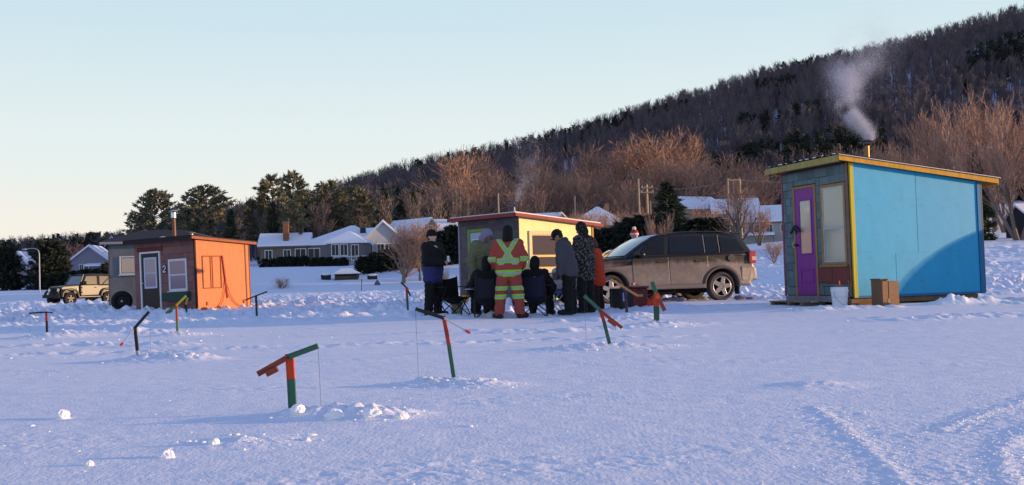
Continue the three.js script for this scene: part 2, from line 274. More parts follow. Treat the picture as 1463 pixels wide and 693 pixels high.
// --- blue hut with the purple door
{
  srand(5);
  const L = 3.02, W = 2.26, B = .13, H0 = 2.68, H1 = 2.31, top = x => H0 + (H1 - H0) * x / L;
  const g = thing('fishing_hut', 'bright blue plywood hut with purple door, yellow corner board and smoking stovepipe', 'hut', [6.36, .13, -19.7], .312);
  const blue = texMat(0x10a4d4, TEX.scuff, 1, 1, .6, .001), blue2 = texMat(0x10a0d0, TEX.scuff, 1.2, 1, .6, .001), blueTrim = texMat(0x1f74a8, TEX.wood, 1, .3, .7);
  const yel = texMat(0xd9c52a, TEX.wood, 1, .3, .7), paleY = texMat(0xb9a860, TEX.wood, .3, 1, .8), orng = texMat(0xd9a032, TEX.wood, .3, 1, .8);
  const dark = mat(0x2a2521, .9), skid = texMat(0x8a6a48, TEX.wood, .2, 1, .9);
  // plywood core of the walls
  part(g, 'wall_core', [prism([[.02, B], [L - .02, B], [L - .02, top(L) - .01], [.02, top(0) - .01]], W - .06).translate(0, 0, -W / 2)], mat(0x6b5a48, .9));
  // side: two upright sheets with an uneven seam, a hatch low in the middle
  const mid = 1.50;
  part(g, 'plywood_sheet', prism([[.10, B + .01], [mid - .005, B + .01], [mid - .005, top(mid) - .012], [.10, top(.10) - .012]], .028), blue);
  part(g, 'plywood_sheet', prism([[mid + .005, B + .01], [L - .10, B + .01], [L - .10, top(L) - .012], [mid + .005, top(mid) - .012]], .026), blue2);
  part(g, 'hatch_panel', bx(.98, 2.22, B + .02, B + .80, .012, .0175, .002), blue2);
  part(g, 'drip_board', bx(.0, L, B - .03, B + .008, -.01, .03, .004), blueTrim);
  part(g, 'corner_board', bx(.012, .095, B - .02, top(.05) - .02, -.01, .034, .004), yel);
  part(g, 'corner_board', bx(L - .095, L - .005, B - .02, top(L) - .02, -.01, .034, .004), blueTrim);
  part(g, 'corner_board', bx(L - .001, L + .03, B - .02, top(L) - .02, -.07, .03, .004), texMat(0x6d7f78, TEX.wood, 1, .3, .8));
  // shingled front
  const G = [0x728a90, 0x6a8288, 0x7a9298, 0x667c82, 0x768c90, 0x6e8488].map(c => texMat(c, TEX.rough, 1, 1, .95));
  const door = [-1.79, -1.10, B + .02, 2.30], win = [-.90, -.10, .74, 2.30];
  shingles(g, W - .03, B + .03, H0 - .03, .165, .13, .24, G, [[door[0] - .06, door[1] + .06, 0, door[3] + .07], [win[0] - .01, win[1] + .01, win[2] - .02, win[3] + .01], [-.04, 0, 0, 9]], .016);
  part(g, 'corner_board', bx(-W - .005, -W + .05, B, H0 - .02, 0, .03, .004), texMat(0x9a5a6e, TEX.wood, 1, .3, .8), FRONT);
  part(g, 'corner_board', bx(-.055, -.012, B, H0 - .02, 0, .028, .004), texMat(0x8f6f6a, TEX.wood, 1, .3, .8), FRONT);
  // door
  const cas = texMat(0xb08d55, TEX.wood, 1, .2, .8), pur = texMat(0x92209a, TEX.wood, 1, .2, .55);
  part(g, 'door_casing', [bx(door[0] - .05, door[0], B, door[3] + .05, 0, .035, .004), bx(door[1], door[1] + .05, B, door[3] + .05, 0, .035, .004), bx(door[0], door[1], door[3], door[3] + .05, 0, .034, .004)], cas, FRONT);
  const dx0 = door[0] + .005, dx1 = door[1] - .005, gx0 = dx0 + .16, gx1 = dx1 - .12, gy0 = .98, gy1 = 2.06;
  const dr = part(g, 'door', [bx(dx0, gx0, B + .03, door[3] - .005, 0, .022), bx(gx1, dx1, B + .03, door[3] - .005, 0, .022), bx(gx0, gx1, B + .03, gy0, 0, .022), bx(gx0, gx1, gy1, door[3] - .005, 0, .022)], pur, FRONT);
  part(dr, 'glazing_bead', [bx(gx0 - .02, gx0 + .015, gy0 - .02, gy1 + .02, .02, .032, .004), bx(gx1 - .015, gx1 + .02, gy0 - .02, gy1 + .02, .02, .032, .004), bx(gx0 + .015, gx1 - .015, gy0 - .02, gy0 + .015, .02, .031, .004), bx(gx0 + .015, gx1 - .015, gy1 - .015, gy1 + .02, .02, .031, .004)], pur, FRONT);
  part(dr, 'pane', bx(gx0 + .015, gx1 - .015, gy0 + .015, gy1 - .015, 0, .02), glassOf(0x9aa294), FRONT);
  part(dr, 'raised_panel', [bx(gx0 - .02, gx1 + .02, .40, .42, .021, .033, .003), bx(gx0 - .02, gx1 + .02, .66, .68, .021, .033, .003), bx(gx0 - .02, gx0, .42, .66, .021, .033, .003), bx(gx1, gx1 + .02, .42, .66, .021, .033, .003)], pur, FRONT);
  part(dr, 'door_knob', [new THREE.SphereGeometry(.03, 12, 8).translate(dx0 + .07, 1.17, .07), rod([dx0 + .07, 1.17, .02], [dx0 + .07, 1.17, .06], .012)], mat(0x1c1a18, .4, { metalness: .6 }), FRONT);
  part(dr, 'latch', [bar([dx0 - .13, 1.42, .06], [dx0 + .03, 1.56, .06], .05, .025), bar([dx0 + .02, 1.56, .062], [dx0 + .22, 1.43, .062], .05, .025), rod([dx0 + .03, 1.40, .02], [dx0 + .03, 1.50, .05], .02)], mat(0x14100e, .7), FRONT);
  part(g, 'latch_plate', [rod([dx0 - .06, 1.18, .02], [dx0 - .06, 1.18, .07], .022), bx(dx0 - .085, dx0 - .035, 1.12, 1.24, .02, .045)], mat(0x9c968a, .4, { metalness: .7 }), FRONT);
  // window
  windowUnit(g, FRONT, win[0], win[1], win[2], win[3], { casing: .055, frameMat: cas, sashMat: mat(0xaeb2ae, .5), glass: glassOf(0x8f988c), split: .46, sash: .028, sill: true });
  part(g, 'window_box', [bx(-1.02, -.55, .40, .72, .03, .06, .004), bx(-.54, -.03, .38, .73, .028, .058, .004)], texMat(0x7d3a35, TEX.ply, 1, 1, .8), FRONT);
  // roof
  const o0 = -.26, o1 = L + .33, z0 = -W - .12, z1 = .12, yr = x => top(x) + .0;
  part(g, 'roof_deck', roofSlab(o0, o1, x => yr(x) + .015, z0 + .02, z1 - .02, .05), mat(0x7a6548, .9));
  part(g, 'fascia', prism([[o0 - .02, yr(o0) - .02], [o1, yr(o1) - .02], [o1, yr(o1) + .075], [o0 - .02, yr(o0) + .075]], .03).translate(0, 0, z1 + .0), orng);
  part(g, 'fascia', bx(z0 - .05, z1 - .018, yr(o0) - .045, yr(o0) + .08, -o0, -o0 + .03, .004), paleY, FRONT);
  part(g, 'fascia', prism([[o0, yr(o0) - .02], [o1, yr(o1) - .02], [o1, yr(o1) + .075], [o0, yr(o0) + .075]], .03).translate(0, 0, z0 - .0), orng);
  part(g, 'fascia', bx(o1, o1 + .028, yr(o1) - .05, yr(o1) + .07, z0, z1 + .012, .004), orng);
  { // ribbed sheet on top, its ends wavy along the front edge
    const P = [], I = [], N = 84; for (let i = 0; i <= N; i++) { const z = lerp(z0 - .06, z1 + .05, i / N), y = .096 + .014 * Math.sin(i / N * 70) + .004 * noise(i * .4, 2); for (const x of [o0 - .05, o1 + .05]) P.push(x, yr(x) + y, z); if (i) { const k = i * 2; I.push(k - 2, k - 1, k, k - 1, k + 1, k); } }
    part(g, 'roof_sheet', mesh3(P, I), mat(0x55585c, .55, { metalness: .4 }));
    part(g, 'roof_edge', prism([[o0 - .05, yr(o0) + .079], [o1 + .05, yr(o1) + .079], [o1 + .05, yr(o1) + .092], [o0 - .05, yr(o0) + .092]], .012).translate(0, 0, z1 + .04), mat(0xb9b4b8, .5));
  }
  for (let k = 0; k < 9; k++) { const z = lerp(z0, z1 - .1, (k + rr(.2, .8)) / 9), q = new THREE.IcosahedronGeometry(.03, 2).scale(1.2, .5, rr(1.2, 2.4)).translate(o0 + rr(-.02, .06), yr(o0) + .115, z); part(g, 'snow_patch', q, mat(0xdfe2ea, .9)); }
  // stovepipe
  const ch = part(g, 'chimney', rod([1.22, top(1.22) - .1, -1.05], [1.22, 3.12, -1.05], .055, .055, 16), mat(0x8a6a48, .45, { metalness: .7 }));
  part(ch, 'chimney_cap', [lathe([[.001, 3.25], [.06, 3.24], [.16, 3.205], [.16, 3.19], [.001, 3.195]], 18).translate(1.22, 0, -1.05), rod([1.16, 3.08, -1.05], [1.12, 3.2, -1.05], .008), rod([1.28, 3.08, -1.05], [1.32, 3.2, -1.05], .008)], mat(0x4a4038, .5, { metalness: .6 }));
  part(ch, 'flashing', lathe([[.14, top(1.22) + .10], [.09, top(1.22) + .16], [.06, top(1.22) + .2]], 16).translate(1.22, 0, -1.05), mat(0x77767a, .5, { metalness: .6 }));
  part(g, 'guy_rod', rod([.95, top(.95) + .05, -1.2], [.95, 3.16, -1.2], .028), mat(0x3a3634, .6, { metalness: .4 }));
  // runners and blocks
  for (const z of [-.08, -W + .1]) part(g, 'runner', bx(-.02, L - .12, .0, B - .035, z - .06, z + .05, .006), skid);
  part(g, 'support_block', bx(.1, .5, -.10, .0, -.25, .04, .006), skid); part(g, 'support_block', bx(L - .9, L - .35, -.10, .0, -.25, .03, .006), skid);
  part(g, 'floor_beam', bx(.2, L - .2, .02, B - .01, -W + .3, -.2), dark);
  part(g, 'step_riser', bx(-W + .05, -.3, .02, B + .012, .0, .04, .005), texMat(0x8d8a90, TEX.wood, .3, 1, .9), FRONT);
}
// --- wooden step of boards at the purple door
{
  const g = thing('wooden_step', 'low wooden board step lying on snow before the purple door', 'step', [6.36, .06, -19.7], .312), w = texMat(0x8a7a68, TEX.wood, .3, 1, .9), s = texMat(0xb9b2b0, TEX.wood, .3, 1, .9);
  for (let k = 0; k < 4; k++) part(g, 'board', bx(-1.95 - (k % 2) * .06, -.72 + (k % 3) * .03, .10, .125, .06 + k * .13, .175 + k * .13, .004), k % 2 ? w : s, FRONT);
  for (const x of [-1.9, -1.3, -.85]) part(g, 'bearer', bx(x - .04, x + .04, 0, .099, .06, .58, .004), w, FRONT);
}
{ // --- white bucket
  const x = 6.02, z = -19.42, g = thing('bucket', 'white plastic bucket with tools in it beside the purple door hut', 'bucket', [x, groundAt(x, z) - .02, z], .6), m = mat(0xd9dde4, .4, { clearcoat: .3 });
  part(g, 'shell', lathe([[.001, 0], [.125, 0], [.13, .01], [.152, .30], [.162, .305], [.162, .325], [.155, .33], [.158, .375], [.165, .38], [.160, .39], [.148, .385], [.12, .02], [.001, .015]], 28), m);
  part(g, 'bail_handle', tube([[-.163, .31, 0], [-.19, .2, .06], [-.12, .08, .16], [.12, .06, .17], [.19, .2, .06], [.163, .31, 0]], .004, 30), mat(0x8f9296, .4, { metalness: .8 }));
  part(g, 'tool_handle', rod([.03, .1, -.02], [.10, .50, -.08], .016), mat(0xb8452c, .6)); part(g, 'tool_handle', [rod([.06, .1, .02], [.15, .46, .03], .013), tube([[.15, .46, .03], [.18, .5, .05], [.17, .42, .08], [.16, .36, .09]], .011)], mat(0x5a4630, .8));
  part(g, 'side_mark', lathe([[.1535, .20], [.1548, .21]], 28), mat(0xb6c2d6, .5));
}
{ // --- cardboard box
  const x = 6.82, z = -19.3, g = thing('cardboard_box', 'upright open brown cardboard box on the snow against the blue wall', 'box', [x, groundAt(x, z) - .01, z], .38), c = texMat(0x9a7658, TEX.cloth, 1, 1, .95), c2 = texMat(0x82624a, TEX.cloth, 1, 1, .95), t = .006, w = .37, h = .46, d = .30;
  part(g, 'side_panel', bx(-w / 2, -.06, 0, h, d / 2 - t, d / 2), c); part(g, 'side_panel', bx(-.045, w / 2, 0, h, d / 2 - t + .002, d / 2 + .004), c);
  part(g, 'side_panel', bx(-w / 2, -w / 2 + t, .004, h, -d / 2, d / 2 - .008), c2); part(g, 'side_panel', bx(w / 2 - t, w / 2, .004, h, -d / 2, d / 2 - .008), c);
  part(g, 'side_panel', bx(-w / 2 + .008, w / 2 - .008, 0, h, -d / 2, -d / 2 + t), c2); part(g, 'base_panel', bx(-w / 2 + .008, w / 2 - .008, .005, .012, -d / 2 + .01, d / 2 - .01), c2);
  part(g, 'flap', bar([-w / 2, h, 0], [-w / 2 - .03, h + .05, 0], d - .02, t, [1, 1, 0]), c2); part(g, 'flap', bar([w / 2 - .09, h - .005, -d / 2], [w / 2 - .09, h + .04, -d / 2 + .06], .15, t, [0, 1, 1]), c2);
  part(g, 'tape', bx(-.075, -.03, .02, .14, d / 2 + .0045, d / 2 + .006), mat(0x6b5446, .5));
}
// --- brown hut with the white-framed door
{
  srand(6);
  const L = 2.55, W = 2.62, B = .02, H0 = 2.33, H1 = 2.18, top = x => H0 + (H1 - H0) * x / L;
  const g = thing('fishing_hut', 'brown hut with white framed door, numeral sign and orange sunlit side', 'hut', [-10.05, .05, -33.3], 1.105); g.rotation.order = 'YXZ'; g.rotation.x = .0; g.rotation.z = 0; 
  const ora = texMat(0xd07e4e, TEX.scuff, 1, 1, .75, .001), trim = texMat(0x9c5f38, TEX.wood, 1, .3, .8), white = mat(0xd6d6da, .6);
  part(g, 'wall_core', prism([[.02, B], [L - .02, B], [L - .02, top(L)], [.02, top(0)]], W - .04).translate(0, 0, -W / 2), mat(0x55382e, .9));
  part(g, 'plywood_sheet', prism([[.02, B], [1.22, B], [1.22, top(1.22)], [.02, top(0)]], .03), ora); part(g, 'plywood_sheet', prism([[1.226, B], [L - .02, B], [L - .02, top(L)], [1.226, top(1.22)]], .029), ora);
  part(g, 'corner_board', bx(-.02, .05, B, top(0), -.02, .03, .004), mat(0x2f1c18, .9)); part(g, 'corner_board', bx(L - .22, L - .17, B, top(L), .01, .034, .004), trim); part(g, 'corner_board', bx(L - .03, L + .015, B, top(L), -.03, .03, .004), trim);
  const red = texMat(0xa8502f, TEX.wood, 1, .3, .8);
  part(g, 'shutter_frame', [bx(.30, .335, .72, 1.78, .015, .04, .004), bx(1.13, 1.165, .72, 1.78, .015, .04, .004), bx(.335, 1.13, 1.745, 1.78, .015, .04, .004), bx(.335, 1.13, .72, .75, .015, .04, .004)], red);
  for (const x of [.66, .745]) part(g, 'shutter_stile', bx(x, x + .03, .752, 1.743, .015, .036, .004), red);
  part(g, 'prop_pole', bar([1.22, 1.78, .05], [1.40, .38, .06], .045, .03), mat(0xb5402a, .7));
  part(g, 'hanging_cord', tube([[1.30, .95, .06], [1.22, .55, .07], [1.05, .22, .08], [.75, .05, .1], [.5, .03, .14]], .012), mat(0xb5502e, .8));
  part(g, 'hanging_cord', tube([[1.33, .95, .06], [1.5, .5, .07], [1.75, .2, .08], [2.1, .06, .1], [2.3, .03, .14]], .012), mat(0xb5502e, .8));
  for (const x of [.42, 2.15]) part(g, 'hook', bx(x, x + .07, .18, .30, .015, .045, .004), mat(0x8f3f22, .7));
  const Bn = [0x966a66, 0x9c706a, 0x906460, 0xa0746e, 0x986868].map(c => texMat(c, TEX.rough, 1, 1, .95));
  const dh = [-2.34, -1.44, B, 2.02], wn = [-1.11, -.33, .70, 1.72], gb = [-1.26, -.2, .38, .66];
  shingles(g, W - .02, B + .0, H0 - .01, .235, .2, .34, Bn, [dh, wn, [-2.45, -1.33, 2.02, 2.16]], .012);
  part(g, 'head_board', bx(-2.46, -1.34, 2.03, 2.15, 0, .028, .004), texMat(0x7e2f2c, TEX.wood, .3, 1, .8), FRONT);
  const dr = part(g, 'door', bx(dh[0] + .07, dh[1] - .07, B + .10, dh[3] - .07, 0, .02), texMat(0x2e1c1a, TEX.ply, 1, 1, .6), FRONT);
  part(g, 'door_frame', [bx(dh[0], dh[0] + .06, B, dh[3], 0, .05, .005), bx(dh[1] - .06, dh[1], B, dh[3], 0, .05, .005), bx(dh[0] + .06, dh[1] - .06, dh[3] - .06, dh[3], 0, .05, .005), bx(dh[0] - .04, dh[1] + .02, B + .02, B + .095, 0, .09, .005)], white, FRONT);
  part(dr, 'glass_frame', [bx(-2.17, -2.11, .82, 1.83, .018, .035, .004), bx(-1.67, -1.61, .82, 1.83, .018, .035, .004), bx(-2.11, -1.67, 1.77, 1.83, .018, .035, .004), bx(-2.11, -1.67, .82, .88, .018, .035, .004), bx(-2.11, -1.67, 1.30, 1.34, .018, .032, .004)], mat(0xb9bfd0, .5), FRONT);
  part(dr, 'pane', bx(-2.11, -1.67, .88, 1.30, .018, .024), glassOf(0x7f7386), FRONT); part(dr, 'pane', bx(-2.11, -1.67, 1.34, 1.77, .018, .024), glassOf(0x8a7c90), FRONT);
  part(dr, 'door_knob', new THREE.SphereGeometry(.03, 10, 8).translate(-2.22, 1.0, .06), mat(0xcfcfd4, .3, { metalness: .6 }), FRONT);
  windowUnit(g, FRONT, wn[0], wn[1], wn[2], wn[3], { casing: .045, frameMat: white, sashMat: mat(0xc9ccd6, .5), glass: glassOf(0x6f5f78), split: .5, sash: .022, sill: true });
  part(g, 'flower_box', [bx(gb[0], gb[1], gb[2], gb[3], .03, .2, .006)], texMat(0x2c4a44, TEX.ply, 1, 1, .85), FRONT);
  for (let k = 0; k < 6; k++) part(g, 'base_plank', bx(-2.4 + k * .22, -2.19 + k * .22, -.06, B - .004, .0, .025 + (k % 2) * .006, .003), Bn[k % 5], FRONT);
  { // numeral plate
    const pl = part(g, 'number_plate', bx(-1.36, -1.19, 1.28, 1.56, .02, .03, .003), mat(0x1f1a1c, .7), FRONT);
    const s = []; const two = [[-1.33, 1.47], [-1.32, 1.515], [-1.275, 1.53], [-1.235, 1.51], [-1.225, 1.47], [-1.25, 1.42], [-1.29, 1.38], [-1.335, 1.325], [-1.28, 1.325], [-1.215, 1.325]];
    for (let i = 1; i < two.length; i++) s.push(bar([...two[i - 1], .033], [...two[i], .033], .032, .006));
    part(pl, 'numeral', s, mat(0xdadada, .6), FRONT);
  }
  const o0 = -.28, o1 = L + .22, z0 = -W - .16, z1 = .16, yr = x => top(x);
  part(g, 'roof_deck', roofSlab(o0, o1, x => yr(x) + .005, z0, z1, .05), mat(0x4a3228, .9));
  part(g, 'roof_felt', roofSlab(o0 - .02, o1 + .02, x => yr(x) + .058, z0 - .02, z1 + .02, .03), texMat(0x3c3840, TEX.rough, 3, 3, .95, .01));
  part(g, 'fascia', prism([[o0, yr(o0) - .03], [o1, yr(o1) - .03], [o1, yr(o1) + .052], [o0, yr(o0) + .052]], .03).translate(0, 0, z1 + .017), texMat(0xa85f3a, TEX.wood, .3, 1, .8));
  part(g, 'fascia', bx(z0, z1, yr(o0) - .06, yr(o0) + .05, -o0 + .001, -o0 + .03, .004), mat(0x2a1d1a, .9), FRONT);
  const ch = part(g, 'chimney', rod([.55, 2.2, -1.35], [.55, 3.15, -1.35], .062, .06, 16), texMat(0x7b4a30, TEX.rough, 1, 1, .5));
  part(ch, 'chimney_cap', [rod([.55, 3.10, -1.35], [.55, 3.27, -1.35], .085, .08, 16), lathe([[.001, 3.37], [.14, 3.32], [.14, 3.30], [.001, 3.31]], 16).translate(.55, 0, -1.35), rod([.47, 3.25, -1.35], [.44, 3.32, -1.35], .008), rod([.63, 3.25, -1.35], [.66, 3.32, -1.35], .008)], mat(0xc9cbd2, .3, { metalness: .8 }));
  const v = part(g, 'roof_vent', rod([.12, 2.33, -.2], [.12, 2.50, -.2], .06, .06, 12), mat(0xb2b0b4, .5, { metalness: .5 })); part(v, 'vent_hood', lathe([[.001, 2.56], [.13, 2.53], [.14, 2.50], [.001, 2.50]], 14).translate(.12, 0, -.2), mat(0x8d7767, .6, { metalness: .3 }));
  for (const [x, z, s] of [[.2, -1.5, .13], [.3, -1.25, .1], [.9, -1.9, .12], [.5, -1.75, .08]]) part(g, 'snow_patch', new THREE.IcosahedronGeometry(s, 3).scale(1.5, .55, 1.1).translate(x, yr(x) + .1, z), mat(0xe2dfdf, .9));
  g.rotation.set(0, 1.105, 0); g.rotateZ(.0);
  g.rotateOnWorldAxis(V3(0, 0, 1), .022);
}
// --- grey hut behind
{
  const g = thing('fishing_hut', 'plain grey hut with wide window standing behind the brown hut', 'hut', [-14.43, .30, -37.5], .06), wl = texMat(0x767a80, TEX.ply, 1, 1, .85), W = 3.6, Dp = 2.6, H = 2.2;
  part(g, 'wall', bx(0, W, -.1, H, -Dp, 0), wl);
  part(g, 'corner_board', bx(-.012, .05, -.1, H, -.04, .015, .003), mat(0x505458, .9)); part(g, 'sheet_seam', bx(1.22, 1.25, -.1, H, 0, .012), mat(0x53575b, .9));
  windowUnit(g, new THREE.Matrix4(), .38, 1.3, 1.06, 1.72, { casing: .05, frameMat: mat(0xc7c9cc, .6), sashMat: mat(0x4a4c50, .6), glass: glassOf(0xb3a194), sash: .02, sill: true });
  part(g, 'roof', prism([[-.22, 2.22], [W + .2, 2.22], [W + .2, 2.27], [W * .72, 2.6], [W * .34, 2.62], [-.22, 2.27]], Dp + .4).translate(0, 0, -Dp / 2), mat(0x3a3d48, .8));
  const rs = [[-.25, 2.285], [W * .34, 2.645]];
  for (let k = 0; k < 5; k++) part(g, 'roof_strip', bar([rs[0][0] + .04, rs[0][1] + .012, -Dp + k * .56], [rs[1][0], rs[1][1] + .012, -Dp + k * .56], .4, .02, [-.4, 1, 0]), k % 2 ? mat(0x6d7088, .8) : mat(0x4a4d60, .8));
  part(g, 'fascia', bx(-.25, W + .22, 2.15, 2.235, .2, .225, .004), mat(0x8f9196, .7));
  const x = -13.2, z = -35.4, t = thing('spare_tyre', 'black tyre standing on edge in the snow beside the brown hut', 'tyre', [x, groundAt(x, z) + .02, z], .35);
  part(t, 'tread', new THREE.TorusGeometry(.25, .10, 12, 32).scale(1, 1, 1.15).translate(0, .33, 0), mat(0x0c0c0d, .8)); part(t, 'hub', rod([0, .33, -.06], [0, .33, .06], .16, .16, 20), mat(0x15151a, .6, { metalness: .3 })); part(t, 'hub_cap', lathe([[.001, .09], [.03, .085], [.04, .06]], 12).rotateX(Math.PI / 2).translate(.0, .33, 0), mat(0xd8d8de, .4, { metalness: .5 }));
}
// --- yellow hut behind the people
{
  srand(8);
  const L = 3.0, W = 2.56, B = .12, H0 = 2.46, H1 = 2.24, top = x => H0 + (H1 - H0) * x / L;
  const g = thing('fishing_hut', 'yellow sided hut with red roof edge and dark shingled front behind the people', 'hut', [.2, .05, -28.8], .749);
  const ye = texMat(0xefe8a6, TEX.scuff, 1, 1, .7, .001), red = texMat(0x9c3b34, TEX.wood, .3, 1, .75), gre = texMat(0x84a848, TEX.wood, 1, .3, .7);
  part(g, 'wall_core', prism([[.02, B], [L - .02, B], [L - .02, top(L)], [.02, top(0)]], W - .04).translate(0, 0, -W / 2), mat(0x5a5048, .9));
  for (const [a, b] of [[.0, 1.2], [1.206, 2.4], [2.406, L - .02]]) part(g, 'plywood_sheet', prism([[a, B], [b, B], [b, top(b)], [a, top(a)]], .03), ye);
  part(g, 'corner_board', bx(L - .1, L - .015, B, top(L), .012, .035, .004), texMat(0xc08a3c, TEX.wood, 1, .3, .8));
  const win = mat(0xc9b87a, .7);
  windowUnit(g, new THREE.Matrix4().makeTranslation(0, 0, .016), .33, 1.62, .92, 2.06, { casing: .10, frameMat: texMat(0xe2d8b4, TEX.wood, 1, .3, .7), sashMat: mat(0xd9b870, .7), glass: new THREE.MeshPhysicalMaterial({ color: 0x4c464c, roughness: .85, specularIntensity: .2 }), split: .36, sash: .03, proud: .045, sill: true });
  part(g, 'shelf', bx(.7, 1.5, .82, .88, .03, .22, .005), texMat(0xd0a83a, TEX.wood, .3, 1, .7));
  const Gn = [0x6a6268, 0x70686c, 0x645c62, 0x746a6e].map(c => texMat(c, TEX.rough, 1, 1, .95));
  const dh = [-2.14, -1.28, B, 2.2];
  shingles(g, W - .01, B, H0 - .01, .22, .18, .3, Gn, [dh], .012);
  part(g, 'door_casing', [bx(dh[0], dh[0] + .09, B, dh[3], 0, .04, .004), bx(dh[1] - .09, dh[1], B, dh[3], 0, .04, .004), bx(dh[0] + .09, dh[1] - .09, dh[3] - .09, dh[3], 0, .04, .004)], gre, FRONT);
  const dr = part(g, 'door', bx(dh[0] + .1, dh[1] - .1, B + .02, dh[3] - .1, 0, .02), mat(0x9fa8b8, .6), FRONT);
  part(dr, 'pane', bx(dh[0] + .24, dh[1] - .2, 1.1, 1.88, .018, .028), glassOf(0x3e4350), FRONT); part(dr, 'pane_frame', [bx(dh[0] + .2, dh[0] + .24, 1.06, 1.92, .018, .034), bx(dh[1] - .2, dh[1] - .16, 1.06, 1.92, .018, .034), bx(dh[0] + .24, dh[1] - .2, 1.88, 1.92, .018, .034), bx(dh[0] + .24, dh[1] - .2, 1.06, 1.10, .018, .034)], mat(0xc3cad8, .6), FRONT);
  const pl = part(g, 'number_plate', bx(-1.02, -.78, 1.60, 1.86, .015, .03, .003), mat(0x6f9468, .6), FRONT); part(pl, 'plate_face', bx(-.98, -.82, 1.64, 1.82, .031, .034), mat(0xd8dccd, .6), FRONT);
  part(g, 'corner_board', bx(-W - .01, -W + .05, B, H0, 0, .03, .004), mat(0x8f8794, .8), FRONT);
  part(g, 'lower_panel', bx(-2.5, -2.15, .1, .32, .02, .05), texMat(0xd09a3a, TEX.wood, .3, 1, .8), FRONT);
  const o0 = -.28, o1 = L + .25, z0 = -W - .16, z1 = .16, yr = x => top(x);
  part(g, 'roof_deck', roofSlab(o0, o1, x => yr(x) + .005, z0, z1, .05), mat(0x55443a, .9));
  part(g, 'roof_snow', roofSlab(o0 + .04, o1 - .04, x => yr(x) + .062, z0 + .04, z1 - .04, .04), mat(0xd5d5dd, .9));
  part(g, 'fascia', prism([[o0, yr(o0) - .03], [o1, yr(o1) - .03], [o1, yr(o1) + .06], [o0, yr(o0) + .06]], .03).translate(0, 0, z1 + .017), red);
  part(g, 'fascia', bx(z0, z1, yr(o0) - .04, yr(o0) + .065, -o0 + .001, -o0 + .03, .004), red, FRONT);
  const ch = part(g, 'chimney', [rod([.85, 2.3, -1.15], [.85, 2.68, -1.15], .085, .085, 16)], mat(0xb08a78, .3, { metalness: .8 }));
  part(ch, 'chimney_cap', [rod([.85, 2.68, -1.15], [.85, 2.80, -1.15], .10, .10, 16), lathe([[.001, 2.93], [.17, 2.885], [.17, 2.865], [.001, 2.87]], 16).translate(.85, 0, -1.15)], mat(0x3f4450, .4, { metalness: .7 }));
  part(ch, 'bracket', [rod([.74, 2.2, -1.15], [.76, 2.88, -1.15], .012), rod([.96, 2.2, -1.15], [.94, 2.88, -1.15], .012)], mat(0x2a2a30, .5, { metalness: .6 }));
}
// --- dome tent standing beyond the picture's edge: its curved shadow falls on the blue wall
{
  const x = 13.6, z = -20.78, g = thing('dome_tent', 'small rounded grey fishing tent on the snow beside the blue hut', 'tent', [x, groundAt(x, z), z], 0), m = mat(0x565c66, .9);
  part(g, 'canopy', new THREE.SphereGeometry(1, 32, 14, 0, Math.PI * 2, 0, Math.PI / 2).scale(1.3, 1.95, 1.32), m);
  for (let k = 0; k < 4; k++) { const a = k * Math.PI / 4; part(g, 'pole', tube(Array.from({ length: 9 }, (_, i) => { const t = i / 8 * Math.PI; return [Math.cos(t) * 1.33 * Math.cos(a), Math.sin(t) * 1.97, Math.cos(t) * 1.35 * Math.sin(a)]; }), .012, 32), mat(0x22242a, .6)); }
  part(g, 'door_flap', new THREE.SphereGeometry(1, 10, 12, -.35, .7, .35, 1.2).scale(1.315, 1.965, 1.335), mat(0x3c424c, .9));
}
// ---------------------------------------------------------------- trees
function segGeo(list, sides, col) {                              // list of [a, b, r0, r1]
  const P = [], I = [], C = [];
  for (const [a, b, r0, r1, c] of list) {
    const dir = b.clone().sub(a).normalize(), u = Math.abs(dir.y) > .9 ? V3(1, 0, 0) : V3(0, 1, 0), e = new THREE.Vector3().crossVectors(dir, u).normalize(), f = new THREE.Vector3().crossVectors(dir, e), o = P.length / 3, n = r0 < .045 ? 2 : r0 < .09 ? 3 : sides;
    for (let k = 0; k < n; k++) { const t = k / n * 6.283 + (n === 2 ? a.x * 7 : 0), x = e.x * Math.cos(t) + f.x * Math.sin(t), y = e.y * Math.cos(t) + f.y * Math.sin(t), z = e.z * Math.cos(t) + f.z * Math.sin(t); P.push(a.x + x * r0, a.y + y * r0, a.z + z * r0, b.x + x * r1, b.y + y * r1, b.z + z * r1); C.push(...c, ...c); }
    for (let k = 0; k < (n === 2 ? 1 : n); k++) { const q = o + k * 2, w = o + (k + 1) % n * 2; I.push(q, w, q + 1, w, w + 1, q + 1); }
  }
  return mesh3(P, I, null, C);
}
